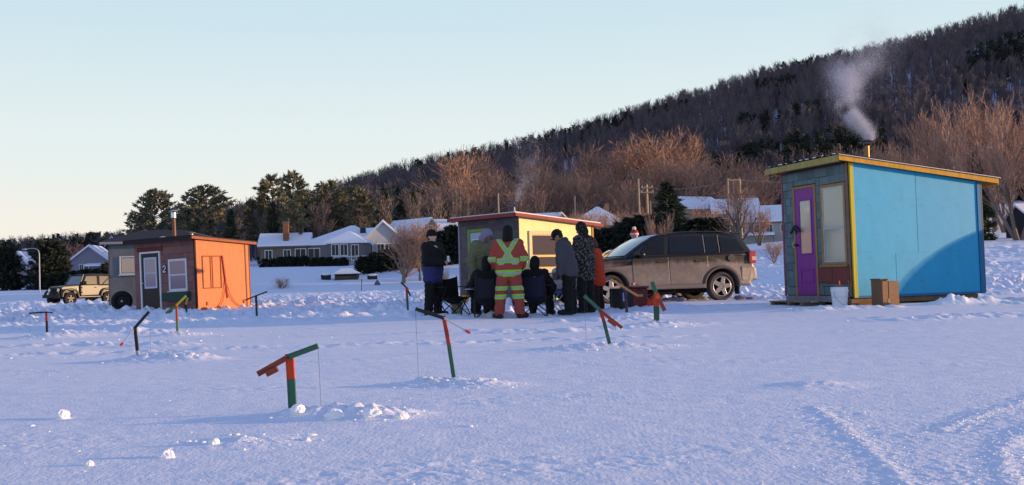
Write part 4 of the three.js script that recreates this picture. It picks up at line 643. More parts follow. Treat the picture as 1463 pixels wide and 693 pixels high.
  for (const [x, d, l] of [[-20.9, 117, 'dark stack of logs and boards lying left of the shore shelter'], [-15.6, 116, 'dark heap of boards on the bank right of the shore shelter']]) { const lp = thing('log_stack', l, 'log stack', [x, land(x, d), -d], .1); for (let r = 0; r < 3; r++) for (let q = 0; q < 4 - r; q++) part(lp, 'log', rod([-.5 + q * .1, .14 + r * .24, -.4 + q * .27 + r * .13], [.6, .14 + r * .24, -.4 + q * .27 + r * .13], .13, .12, 8), mat(0x3c332e, .95)); part(lp, 'snow_cap', new THREE.IcosahedronGeometry(.5, 3).scale(1.1, .3, .8).translate(.1, .78, 0), SNOWROOF); }
  const cx = -14.1, cd = 109, cn = thing('snow_covered_cone', 'small bluish pointed garden cover on the bank before the hedge', 'cover', [cx, land(cx, cd), -cd]); part(cn, 'cloth', lathe([[.42, 0], [.40, .25], [.28, .7], [.06, 1.05], [.001, 1.08]], 14), mat(0x5a6488, .9)); part(cn, 'tie', new THREE.TorusGeometry(.30, .025, 6, 16).rotateX(Math.PI / 2).translate(0, .68, 0), mat(0x444c66, .9));
  for (const [x, d] of [[51.2, 92], [53.4, 90]]) { const b = thing('park_bench', 'dark park bench with snow on it under the big shore trees', 'bench', [x, land(x, d) - .05, -d], -.3, 'benches under the shore trees'), w = mat(0x2c2628, .9); for (let k = 0; k < 3; k++) part(b, 'seat_board', bx(-.9, .9, .43, .47, -.22 + k * .15, -.10 + k * .15), w); for (let k = 0; k < 2; k++) part(b, 'back_board', bx(-.9, .9, .6 + k * .18, .74 + k * .18, -.28, -.25), w); for (const s of [-.75, .75]) part(b, 'leg', [bx(s - .04, s + .04, 0, .43, -.2, .2), bx(s - .04, s + .04, .43, .92, -.25, -.22)], w); part(b, 'snow_cap', bx(-.85, .85, .472, .55, -.2, .2, .03), SNOWROOF); }
  // stakes on the bank
  for (const [x, d, l] of [[-26.6, 106, 'thin stake on the snow beside the small leafless shrub'], [-14.9, 103, 'thin stake with a small sign on the bank below the garden cover']]) { const s = thing('stake', l, 'stake', [x, land(x, d), -d]); part(s, 'shaft', rod([0, -.1, 0], [.05, 1.2, 0], .03), mat(0x4a4048, .9)); part(s, 'cap', bx(-.02, .12, 1.1, 1.22, -.03, .03), mat(0x56505c, .9)); }
  // poles and wires
  const pole = (x, y, d, h, label, arms, c = 0x9a8878) => { const p = thing('utility_pole', label, 'utility pole', [x, y, -d]), m = mat(c, .9); part(p, 'shaft', rod([0, -1, 0], [0, h, 0], .16, .11), m); for (const [ay, aw] of arms) { const a = part(p, 'crossarm', bx(-aw / 2, aw / 2, ay - .07, ay + .07, .1, .22), m); for (const s of [-.9, 0, .9]) part(a, 'insulator', lathe([[.05, ay + .07], [.07, ay + .15], [.03, ay + .25]], 8).translate(s * aw / 2, 0, .16), mat(0xb9b4b0, .5)); } return p; };
  pole(15.9, 4.2, 130, 8.6, 'bare wooden pole without crossarm beside the double armed pole', []);
  pole(17.2, 4.2, 132, 8.0, 'wooden utility pole with two crossarms above the dark spruce', [[7.6, 1.4], [7.0, 1.6]], 0xb39a72);
  pole(27.0, 5.0, 130, 7.5, 'left post of the twin utility poles behind the bare tree', [], 0xa08c74);
  const tw = pole(28.5, 5.0, 130, 7.4, 'right post of the twin utility poles, joined by a crossbar', [], 0xb39a72); part(tw, 'crossbar', bx(-1.5, .2, 7.2, 7.34, -.05, .1), mat(0xb39a72, .9));
  pole(-33.4, 5, 168, 6.0, 'utility pole rising over the hip roofed house', [[5.7, 1.0]], 0x8d847c);
  pole(-2.0, 6, 168, 8.6, 'utility pole standing over roofs left of the yellow hut stovepipe', [], 0x9a8c7c);
  pole(9.8, 7, 160, 6.2, 'short utility pole over the snowy roofs behind yellow hut', [], 0xa08c74);
  pole(20.0, 6, 150, 5.4, 'short thin pole beside the sunlit golden house', [], 0xb39a72);
  solo('power_line', 'power line strung between the double armed pole and the twin posts', 'wire', tube([[17.2, 11.8, -132], [22, 11.45, -131], [27.2, 12.1, -130]], .035, 20, 5), mat(0x8d8078, .7));
  solo('power_line', 'power line running from the twin posts away behind the blue hut', 'wire', tube([[28.5, 12.2, -130], [36, 11.7, -130], [46, 12.2, -130]], .035, 20, 5), mat(0x8d8078, .7));
  solo('power_line', 'power line from the pole above the hip roofed house to the pines', 'wire', tube([[-33.4, 10.6, -168], [-39, 9.2, -166], [-44, 8.9, -165]], .03, 20, 5), mat(0x55504c, .7));
  // street lamp
  const lp = thing('street_lamp', 'tall street lamp with curved arm beside the dark cedar', 'street lamp', [-54.1, .0, -120], 0), lm = mat(0x9aa0b0, .5, { metalness: .4 });
  part(lp, 'post', rod([0, -.2, 0], [0, 5.4, 0], .09, .06), lm); part(lp, 'arm', tube([[0, 5.3, 0], [-.15, 5.75, 0], [-.7, 5.95, 0], [-1.5, 5.9, 0]], .05), lm); part(lp, 'lamp_head', new THREE.SphereGeometry(.2, 12, 8).scale(1.5, .5, .8).translate(-1.7, 5.87, 0), lm);
  const fl = thing('dry_grass_tuft', 'tuft of tall golden dry grass on the bank behind the standing man', 'grass tuft', [-7.0, land(-7.0, 108) - .1, -108]); srand(9); const bl = []; for (let k = 0; k < 60; k++) bl.push(rod([rr(-.2, .2), 0, rr(-.2, .2)], [rr(-.55, .55), rr(1.4, 2.4), rr(-.4, .4)], .02, .008, 3)); part(fl, 'stems', bl.slice(0, 30), mat(0xb9a878, .9)); part(fl, 'plumes', bl.slice(30), mat(0xcbb98c, .9));
}
// ---------------------------------------------------------------- vehicles. Local frame: +x towards the front, rear bumper at x = 0, y up, z across
function wheel(parent, x, y, z, r, w, side, o) {
  const g = new THREE.Group(); g.name = 'wheel'; g.position.set(x, y, z); if (side < 0) g.rotation.y = Math.PI; parent.add(g);
  const R = new THREE.Matrix4().makeRotationX(Math.PI / 2), rim = r * (o.rim ?? .68);
  part(g, 'tyre', lathe([[rim, -w / 2], [r * .9, -w / 2], [r * .975, -w * .4], [r, -w * .25], [r, w * .25], [r * .975, w * .4], [r * .9, w / 2], [rim, w / 2 - .005], [rim, -w / 2]], 36), o.tyre ?? mat(0x1a1a1c, .85), R);
  part(g, 'rim_barrel', lathe([[rim, w * .47], [rim * .95, w * .45], [rim * .9, w * .1], [rim * .3, w * .02], [.001, w * .02]], 30), mat(0x1c1c20, .6, { metalness: .4 }), R);
  part(g, 'rim_edge', lathe([[rim * 1.01, w * .42], [rim * 1.01, w * .5], [rim * .93, w * .5], [rim * .92, w * .4]], 36), o.alloy, R);
  for (let k = 0; k < 5; k++) { const a = k / 5 * 6.283 + (o.turn ?? .3), c = Math.cos(a), s = Math.sin(a), n = [-s, c]; const P = [[c * rim * .12 - n[0] * .05, s * rim * .12 - n[1] * .05], [c * rim * .95 - n[0] * rim * .17, s * rim * .95 - n[1] * rim * .17], [c * rim * .95 + n[0] * rim * .17, s * rim * .95 + n[1] * rim * .17], [c * rim * .12 + n[0] * .05, s * rim * .12 + n[1] * .05]]; part(g, 'spoke', prism(P, .03, .006).translate(0, 0, w * .42), o.alloy); }
  part(g, 'hub', [rod([0, 0, w * .3], [0, 0, w * .46], rim * .22, rim * .2, 16)], o.alloy); for (let k = 0; k < 5; k++) { const a = k / 5 * 6.283 + (o.turn ?? .3) + .63; part(g, 'lug_hole', rod([Math.cos(a) * rim * .33, Math.sin(a) * rim * .33, w * .2], [Math.cos(a) * rim * .33, Math.sin(a) * rim * .33, w * .455], rim * .07, rim * .07, 8), mat(0x18181a, .8)); }
  return g;
}
function bodyShape(top, sill, arches) {                          // closed outline: along the sill from the rear with arch cut-outs, then back over the top
  const s = new THREE.Shape(); s.moveTo(top[top.length - 1][0] + .03, sill);
  for (const [cx, cy, r] of arches) { const h = Math.sqrt(Math.max(.0001, r * r - (sill - cy) ** 2)); s.lineTo(cx - h, sill); s.absarc(cx, cy, r, Math.PI + Math.asin((cy - sill) / r), -Math.asin((cy - sill) / r), true); }
  for (const [x, y] of top) s.lineTo(x, y); s.closePath(); return s;
}
function extrude(s, depth, bevel, seg = 3) { const g = new THREE.ExtrudeGeometry(s, { depth: depth - 2 * bevel, bevelEnabled: true, bevelSize: bevel, bevelThickness: bevel, bevelOffset: -bevel, bevelSegments: seg, curveSegments: 16 }); g.translate(0, 0, -(depth - 2 * bevel) / 2); return g; }
function taperAbove(g, y0, y1, f, plan) { const p = g.attributes.position; for (let i = 0; i < p.count; i++) { const x = p.getX(i), y = p.getY(i); let k = 1; if (y > y0) k *= 1 - f * (y - y0) / (y1 - y0); if (plan) k *= plan(x); p.setZ(i, p.getZ(i) * k); } g.computeVertexNormals(); return g; }
function setPlanarUV(g, sx, sy) { const p = g.attributes.position, u = new Float32Array(p.count * 2); for (let i = 0; i < p.count; i++) u.set([p.getX(i) / sx, p.getY(i) / sy], i * 2); g.setAttribute('uv', new THREE.BufferAttribute(u, 2)); return g; }
function across(pts, w0, w1, off, bow = 0) {                      // sheet across the car following outline points; half width goes from w0 to w1
  const P = [], I = [], n = 10; pts.forEach(([x, y], i) => { const t = i / (pts.length - 1), w = lerp(w0, w1, t); for (let k = 0; k <= n; k++) { const q = k / n * 2 - 1; P.push(x + off[0] - bow * q * q, y + off[1], q * w); if (i && k) { const c = i * (n + 1) + k, a = c - n - 2; I.push(a, a + 1, c - 1, a + 1, c, c - 1); } } }); return mesh3(P, I);
}
const SALT = grainTex(512, 256, (u, v) => {                        // road salt on dark paint: u along 4.5 m, v up 1.8 m; ragged upper edge with drips
  const x = u * 4.5, y = v * 1.8, edge = .97 + .05 * noise(x * 1.3, 1, 70) + .05 * noise(x * 7, y * 1.2, 71) + .03 * noise(x * 22, y * 3, 72);
  const k = sm(edge + .05, edge - .12, y) * (.86 + .18 * noise(x * 3, y * 3, 73) + .1 * noise(x * 14, y * 10, 74)) + .05 * Math.max(0, noise(x * 5, y * 5, 75)), low = sm(.62, .42, y + .06 * noise(x * 2, 3, 76)) * .35;
  const c = [.03, .028, .03], s = [.50, .455, .45], w = [.42, .41, .45]; return [0, 1, 2].map(i => lerp(lerp(c[i], s[i], Math.min(1, k)), w[i], low * k));
});
{ // --- dirty sport utility car
  const th = Math.atan2(1.3, 2.63), fx = 2.16, fz = -24.9, rx = 5.05, rz = -25.7;   // wheel contacts on the near side, front and rear
  const g = thing('suv_car', 'dark salt crusted suv car parked side on by the people', 'car', [0, 0, 0], 0);
  const dir = V3(fx - rx, 0, fz - rz).normalize(), ang = Math.atan2(-dir.z, dir.x); g.rotation.y = ang;
  const W = 1.80, side = V3(Math.sin(ang), 0, Math.cos(ang)), rearAx = .87, near = V3(rx, 0, rz);   // local +z in world
  g.scale.set(1.09, 1.035, 1); const nz = side.z > 0 ? 1 : -1; // which local side faces the photographer
  const org = near.clone().addScaledVector(dir, -rearAx * 1.09).addScaledVector(side, -nz * (W / 2 - .13)); g.position.set(org.x, .11, org.z);
  const dirt = new THREE.MeshPhysicalMaterial({ color: 0xffffff, map: SALT, roughness: .55, clearcoat: .25, clearcoatRoughness: .3, side: THREE.DoubleSide }), blk = mat(0x060607, .4), plast = mat(0x2b2a2b, .8), D = 4.42;
  const top = [[D - .10, .40], [D - .02, .52], [D, .70], [D - .06, .86], [D - .25, .955], [3.85, 1.0], [3.45, 1.045], [3.22, 1.075], [2.2, 1.09], [1.2, 1.11], [.35, 1.13], [.10, 1.12], [.03, 1.0], [.02, .84], [-.02, .80], [-.03, .62], [.02, .48], [.10, .42]];
  const arches = [[rearAx, .36, .41], [rearAx + 2.635, .36, .41]], plan = x => x > 3.7 ? 1 - .16 * ((x - 3.7) / .72) ** 2 : x < .5 ? 1 - .09 * ((.5 - x) / .5) ** 2 : 1;
  part(g, 'body', setPlanarUV(taperAbove(extrude(bodyShape(top, .33, arches), W, .07, 4), 3, 4, 0, plan), 4.5, 1.8), dirt);
  const gh = [[3.18, 1.05], [2.95, 1.22], [2.72, 1.38], [2.52, 1.49], [2.35, 1.555], [2.0, 1.605], [1.5, 1.625], [.9, 1.605], [.52, 1.565], [.38, 1.535], [.19, 1.36], [.06, 1.15], [.05, 1.05]];
  const ghS = new THREE.Shape(gh.map(p => new THREE.Vector2(...p))), tf = .20, y0 = 1.08, y1 = 1.64, half = y => (W / 2 - .035) * (1 - tf * Math.max(0, y - y0) / (y1 - y0));
  part(g, 'cabin', taperAbove(extrude(ghS, W - .07, .05, 3), y0, y1, tf, x => x < .6 ? 1 - .06 * (.6 - x) / .6 : 1), blk);
  // side windows on both sides
  const wins = [['front', [[2.86, 1.115], [2.22, 1.125], [2.16, 1.52], [2.38, 1.49], [2.62, 1.37]]], ['rear', [[2.10, 1.125], [1.28, 1.135], [1.26, 1.54], [2.05, 1.535]]], ['quarter', [[1.21, 1.14], [.93, 1.15], [.92, 1.52], [1.20, 1.535]]], ['back', [[.84, 1.155], [.24, 1.17], [.42, 1.44], [.52, 1.49], [.84, 1.515]]]];
  const wg = mat(0x0c0c0f, .18);
  for (const s of [1, -1]) for (const [, pts] of wins) {
    const shp = prism(pts, .01, .002), p = shp.attributes.position; for (let i = 0; i < p.count; i++) p.setZ(i, s * (half(p.getY(i)) * (p.getX(i) < .6 ? 1 - .06 * (.6 - p.getX(i)) / .6 : 1) + .004 + p.getZ(i) * .6)); shp.computeVertexNormals(); part(g, 'side_window', shp, wg);
  }
  for (const s of [1, -1]) for (const x of [1.245, .885]) part(g, 'window_pillar', bar([x, 1.14, s * (half(1.14) + .008)], [x - .01, 1.55, s * (half(1.55) + .008)], .018, .012, [0, 0, 1]), mat(0x8a8888, .4, { metalness: .5 }));
  part(g, 'windshield', across([[3.16, 1.09], [2.94, 1.245], [2.72, 1.39], [2.50, 1.51]], .74, .62, [.022, .026], .06), mat(0x20242a, .08, { clearcoat: 1 }));
  part(g, 'rear_window', across([[.09, 1.17], [.20, 1.36], [.36, 1.51]], .66, .58, [-.03, .02], -.03), wg);
  part(g, 'hood_panel', across([[D - .24, .962], [3.85, 1.008], [3.45, 1.052], [3.2, 1.082]], .66, .76, [0, .012], .05), blk);
  part(g, 'roof_snow_edge', across([[2.46, 1.525], [2.3, 1.575], [2.1, 1.60]], .6, .62, [0, .012]), SNOWROOF);
  for (const s of [1, -1]) {
    const z = s * (W / 2 + .004);
    // doors: slightly proud panels leave real gaps between them
    const dm = dirt, fd = [[2.98, .50], [3.0, 1.02], [2.16, 1.045], [2.13, .42], [2.86, .40]], rd = [[2.10, .42], [2.13, 1.045], [1.22, 1.06], [1.20, .80], [1.34, .62], [1.37, .42]];
    for (const [nm, pts, hx] of [['front_door', fd, 2.3], ['rear_door', rd, 1.4]]) { const d = part(g, nm, setPlanarUV(prism(pts, .022, .006).translate(0, 0, s * (W / 2 - .002)), 4.5, 1.8), dm); part(d, 'door_handle', [bx(hx - .1, hx + .1, .93, .965, z - .01, z + s * .03 + .01, .008)], mat(0x3a3535, .5)); }
    part(g, 'sill', bx(1.30, 3.05, .31, .41, s * W / 2 - .06, s * W / 2 + .03, .02), mat(0x6a6264, .8));
    for (const [ax, ay, r] of arches) { const P = [], n = 22; for (let k = 0; k <= n; k++) { const a = lerp(-.12, Math.PI + .12, k / n); P.push([ax + Math.cos(a) * (r + .015), ay + Math.sin(a) * (r + .015), s * (W / 2 - .005)]); } part(g, 'wheel_arch_trim', tube(P, .036, 40, 6), texMat(0x6a615e, TEX.rough, 4, 1, .9)); }
    const mr = part(g, 'wing_mirror', new THREE.SphereGeometry(.11, 14, 10).scale(.8, .75, 1).translate(2.82, 1.12, s * (W / 2 + .1)), blk); part(mr, 'mirror_stalk', rod([2.84, 1.07, s * (W / 2 - .04)], [2.83, 1.10, s * (W / 2 + .06)], .035), blk);
    part(g, 'tail_lamp', [bx(.0, .17, .86, 1.14, s > 0 ? W / 2 - .16 : -W / 2 - .012, s > 0 ? W / 2 + .012 : -W / 2 + .16, .02)], mat(0xb01510, .15, { clearcoat: 1 }));
    part(g, 'tail_lamp_lens', bx(.01, .12, .93, 1.02, s > 0 ? W / 2 : -W / 2 - .017, s > 0 ? W / 2 + .017 : -W / 2, .005), mat(0xe0b8a0, .2));
    part(g, 'headlamp', new THREE.SphereGeometry(.12, 14, 10).scale(.7, .75, 1.1).translate(D - .13, .80, s * .62), mat(0xb9c0c8, .1, { clearcoat: 1 }));
    part(g, 'side_marker', rod([2.98, .46, z], [2.98, .46, z + s * .012], .03, .03, 10), mat(0xc9a090, .4)); part(g, 'roof_rail', tube([[2.3, 1.575, s * .62], [1.9, 1.63, s * .62], [.8, 1.635, s * .62], [.55, 1.59, s * .61]], .014), mat(0x26262a, .5));
    part(g, 'mud_flap', bx(rearAx - .44, rearAx - .415, .14, .40, s > 0 ? W / 2 - .24 : -W / 2 + .03, s > 0 ? W / 2 - .03 : -W / 2 + .24), mat(0x1d1c1e, .8));
    for (const ax of [rearAx, rearAx + 2.635]) wheel(g, ax, .335, s * (W / 2 - .12), .345, .22, s, { alloy: mat(0xa8a4a6, .35, { metalness: .6 }), tyre: texMat(0x4e4c4e, TEX.rough, 6, 1, .95), turn: ax > 2 ? .32 : .1 }).scale.x = 1.035 / 1.09;
  }
  part(g, 'fuel_door', [lathe([[.001, .004], [.085, .004], [.09, 0]], 20).rotateX(nz * Math.PI / 2).translate(.62, 1.0, nz * (W / 2 + .002))], mat(0x4a4444, .7));
  part(g, 'rear_spoiler', bx(.24, .50, 1.555, 1.585, -.6, .6, .012), blk);
  part(g, 'rear_bumper', setPlanarUV(taperAbove(extrude(new THREE.Shape([[-.06, .46], [.38, .42], [.42, .52], [.40, .80], [.0, .80], [-.06, .70]].map(p => new THREE.Vector2(...p))), W + .012, .05), 3, 4, 0, plan), 4.5, 1.8), dirt);
  part(g, 'underbody', bx(.45, 3.95, .20, .5, -.62, .62, .04), mat(0x111113, .95)); part(g, 'muffler', rod([.25, .28, -.3], [.8, .28, -.3], .09, .09), mat(0x2a2626, .8));
  part(g, 'grille', bx(D - .03, D + .015, .60, .78, -.5, .5, .01), plast);
}
// snow and ice chunks dropped beside the rear wheel and below the sill
{ srand(41); for (const [x, z, s, l] of [[5.55, -25.75, .09, 'dirty ice chunk fallen behind the rear wheel of the salt crusted car'], [5.75, -25.55, .06, 'small dark ice chunk behind the salt crusted car bumper'], [4.0, -25.1, .07, 'ice chunk fallen below the sill of the salt crusted car']]) { const q = new THREE.IcosahedronGeometry(s, 3), p = q.attributes.position; for (let i = 0; i < p.count; i++) { const v = V3(p.getX(i), p.getY(i), p.getZ(i)); v.multiplyScalar(1 + .5 * noise(v.x * 25 + x * 9, v.y * 25, v.z * 25)); p.setXYZ(i, v.x * 1.6, v.y * .8, v.z); } q.computeVertexNormals(); const m = solo('ice_chunk', l, 'ice chunk', q, texMat(0x8a8690, TEX.rough, 1, 1, .9)); m.position.set(x, groundAt(x, z) + s * .5, z); } }
{ // --- black sedan behind the people
  const g = thing('sedan_car', 'black low car parked between the yellow hut and the salt crusted suv', 'car', [4.95, .09, -28.75], Math.PI + .36), W = 1.74, D = 4.4, blk = mat(0x0d0e12, .3, { clearcoat: 1 });
  const top = [[D - .08, .34], [D, .48], [D - .03, .64], [D - .2, .78], [3.7, .88], [3.2, .95], [2.2, .98], [1.2, .98], [.4, .98], [.08, .92], [0, .7], [.04, .42], [.12, .36]], arches = [[.82, .32, .36], [3.45, .32, .36]], plan = x => x > 3.6 ? 1 - .2 * ((x - 3.6) / .8) ** 2 : 1;
  part(g, 'body', taperAbove(extrude(bodyShape(top, .26, arches), W, .08, 4), 3, 4, 0, plan), blk);
  const gh = [[3.05, .92], [2.6, 1.2], [2.3, 1.36], [1.9, 1.43], [1.3, 1.42], [.95, 1.34], [.5, 1.02], [.45, .92]], tf = .26, half = y => (W / 2 - .04) * (1 - tf * Math.max(0, y - .95) / .48);
  part(g, 'cabin', taperAbove(extrude(new THREE.Shape(gh.map(p => new THREE.Vector2(...p))), W - .08, .05), .95, 1.43, tf), blk);
  part(g, 'windshield', across([[3.02, .965], [2.6, 1.225], [2.32, 1.37]], .70, .58, [.02, .03], .06), mat(0x20242a, .08, { clearcoat: 1 })); part(g, 'rear_window', across([[.52, 1.06], [.95, 1.36]], .66, .58, [-.02, .03]), GLASS);
  for (const s of [1, -1]) {
    for (const pts of [[[2.75, 1.0], [1.95, 1.0], [1.9, 1.36], [2.25, 1.31]], [[1.88, 1.0], [1.0, 1.0], [1.12, 1.32], [1.84, 1.36]]]) { const q = prism(pts, .01), p = q.attributes.position; for (let i = 0; i < p.count; i++) p.setZ(i, s * (half(p.getY(i)) + .005 + p.getZ(i) * .5)); q.computeVertexNormals(); part(g, 'side_window', q, GLASS); }
    part(g, 'headlamp', new THREE.SphereGeometry(.13, 14, 10).scale(.9, .6, 1.1).translate(D - .2, .64, s * .6), mat(0xc4b09a, .1, { clearcoat: 1 })); part(g, 'fog_lamp', rod([D - .06, .42, s * .6], [D - .01, .42, s * .6], .05, .05, 10), mat(0xb0a898, .2));
    part(g, 'wing_mirror', new THREE.SphereGeometry(.09, 12, 8).scale(.8, .7, 1).translate(2.66, 1.0, s * (W / 2 + .06)), blk);
    for (const ax of [.82, 3.45]) wheel(g, ax, .30, s * (W / 2 - .11), .31, .2, s, { alloy: mat(0x8e8e94, .4, { metalness: .6 }) });
  }
  part(g, 'grille', bx(D - .06, D + .005, .50, .62, -.38, .38, .01), mat(0x55585e, .4, { metalness: .5 })); part(g, 'front_bumper', bx(D - .12, D + .02, .30, .40, -.6, .6, .02), blk);
  part(g, 'licence_plate', bx(D + .021, D + .03, .385, .51, -.15, .15, .003), mat(0xc9cfdc, .5)); part(g, 'hood_snow', across([[3.9, .868], [3.4, .935], [3.1, .968]], .55, .62, [0, .012], .05), SNOWROOF); part(g, 'underbody', bx(.5, 3.9, .16, .4, -.6, .6), mat(0x111113, .95));
}
{ // --- olive jeep with soft top
  const g = thing('jeep_car', 'olive jeep with black soft top parked beside the grey hut', 'car', [0, 0, 0], 0), W = 1.56, D = 3.75, wb = 2.42, ra = .62;
  const f = V3(-24.91, 0, -59), r = V3(-23.62, 0, -60.9), dir = f.clone().sub(r).normalize(), ang = Math.atan2(-dir.z, dir.x); g.rotation.y = ang; const side = V3(Math.sin(ang), 0, Math.cos(ang)), nz = side.z > 0 || side.x > 0 ? 1 : -1;
  const org = f.clone().addScaledVector(dir, -(ra + wb)).addScaledVector(side, -nz * .8); g.position.set(org.x, .06, org.z);
  const ol = mat(0x3d3424, .4, { clearcoat: .15 }), dk = mat(0x15151a, .8), fab = mat(0x25242a, .95), al = mat(0x4c4842, .5, { metalness: .4 });
  part(g, 'body_tub', extrude(new THREE.Shape([[.0, .55], [2.35, .50], [2.35, 1.12], [.0, 1.10]].map(p => new THREE.Vector2(...p))), W, .04), ol);
  part(g, 'hood', taperAbove(extrude(new THREE.Shape([[2.3, .62], [3.42, .62], [3.46, 1.02], [3.3, 1.09], [2.3, 1.14]].map(p => new THREE.Vector2(...p))), 1.34, .05), 3, 4, 0, x => 1 - .06 * (x - 2.3)), ol);
  part(g, 'grille', bx(3.44, 3.50, .64, 1.03, -.58, .58, .03), ol); for (let k = 0; k < 7; k++) part(g, 'grille_slot', bx(3.495, 3.512, .70, .97, -.27 + k * .09 - .025, -.27 + k * .09 + .025), dk);
  for (const s of [1, -1]) { part(g, 'headlamp', rod([3.49, .87, s * .43], [3.53, .87, s * .43], .10, .10, 18), mat(0xcfd4da, .1, { clearcoat: 1 })); part(g, 'turn_lamp', rod([3.49, .72, s * .45], [3.52, .72, s * .45], .045, .045, 12), mat(0xc07a2a, .3)); }
  part(g, 'front_bumper', bx(3.55, 3.75, .44, .62, -.78, .78, .04), dk); for (const s of [1, -1]) part(g, 'tow_hook', tube([[3.7, .62, s * .4], [3.78, .68, s * .4], [3.8, .62, s * .4]], .02), dk);
  for (const s of [1, -1]) {
    for (const [ax, sp] of [[ra, .48], [ra + wb, .50]]) { const P = []; for (let k = 0; k <= 14; k++) { const a = lerp(.12, Math.PI - .12, k / 14), c = Math.cos(a), q = Math.max(.0, Math.sin(a)); P.push([ax + Math.sign(c) * Math.abs(c) ** .7 * sp, .38 + q ** .7 * .5, s * (W / 2 + .08)]); } part(g, 'fender_flare', tube(P, .07, 30, 8), ol); wheel(g, ax, .37, s * (W / 2 - .0), .38, .25, s, { alloy: al, tyre: mat(0x1c1a1a, .9), rim: .58 }); }
    part(g, 'fender', bx(2.66, 3.4, .84, .90, s > 0 ? .6 : -W / 2 - .06, s > 0 ? W / 2 + .06 : -.6, .02), ol);
    const d = part(g, 'door', prism([[1.28, .60], [2.28, .56], [2.28, 1.10], [1.22, 1.10]], .02, .005).translate(0, 0, s * (W / 2 + .006)), ol); part(d, 'door_handle', bx(1.36, 1.5, .96, 1.0, s > 0 ? W / 2 + .01 : -W / 2 - .04, s > 0 ? W / 2 + .04 : -W / 2 - .01), dk); part(d, 'hinge', [bx(2.24, 2.32, .95, 1.0, s > 0 ? W / 2 : -W / 2 - .03, s > 0 ? W / 2 + .03 : -W / 2), bx(2.24, 2.32, .68, .73, s > 0 ? W / 2 : -W / 2 - .03, s > 0 ? W / 2 + .03 : -W / 2)], dk);
    part(g, 'running_board', bx(1.1, 2.5, .42, .50, s > 0 ? W / 2 - .08 : -W / 2 - .06, s > 0 ? W / 2 + .06 : -W / 2 + .08, .02), ol);
    const hw = y => W / 2 - .02 - .10 * (y - 1.1) / .7;
    for (const pts of [[[2.16, 1.17], [1.30, 1.15], [1.28, 1.62], [1.95, 1.62]], [[1.12, 1.15], [.22, 1.15], [.30, 1.58], [1.10, 1.63]]]) { const q = prism(pts, .01), p = q.attributes.position; for (let i = 0; i < p.count; i++) p.setZ(i, s * (hw(p.getY(i)) + .012 + p.getZ(i) * .5)); q.computeVertexNormals(); part(g, 'side_window', q, mat(0x3e362c, .2)); }
    part(g, 'roll_bar', bar([.95, 1.14, s * (hw(1.14) + .022)], [.42, 1.58, s * (hw(1.58) + .022)], .05, .01, [0, 0, 1]), dk);
    const m = part(g, 'wing_mirror', bx(2.12, 2.22, 1.14, 1.34, s > 0 ? W / 2 + .05 : -W / 2 - .25, s > 0 ? W / 2 + .25 : -W / 2 - .05, .03), dk);
    part(g, 'tail_lamp', bx(-.03, .0, .88, 1.02, s * .66 - .07, s * .66 + .07), mat(0x9a1814, .3)); part(g, 'badge', rod([2.5, .92, s * .66], [2.5, .92, s * .69], .05, .05, 10), mat(0x8a8478, .4));
  }
  part(g, 'soft_top', taperAbove(extrude(new THREE.Shape([[.02, 1.10], [2.28, 1.12], [1.98, 1.70], [1.5, 1.78], [.5, 1.74], [.14, 1.66]].map(p => new THREE.Vector2(...p))), W - .04, .05), 1.1, 1.8, .14), fab);
  part(g, 'windshield', across([[2.32, 1.16], [2.17, 1.42], [2.05, 1.64]], .64, .60, [.03, .0]), mat(0x5c6470, .1, { clearcoat: 1 }));
  part(g, 'windshield_frame', [bar([2.36, 1.12, .7], [2.06, 1.72, .62], .06, .06), bar([2.36, 1.12, -.7], [2.06, 1.72, -.62], .06, .06), bar([2.06, 1.70, -.64], [2.06, 1.70, .64], .06, .06)], ol);
  const sp = new THREE.Group(); part(g, 'spare_wheel', new THREE.TorusGeometry(.28, .10, 10, 28).rotateY(Math.PI / 2).translate(-.14, .95, 0), mat(0x1c1a1a, .9)); part(g, 'underbody', bx(.2, 3.3, .36, .6, -.5, .5), dk);
}
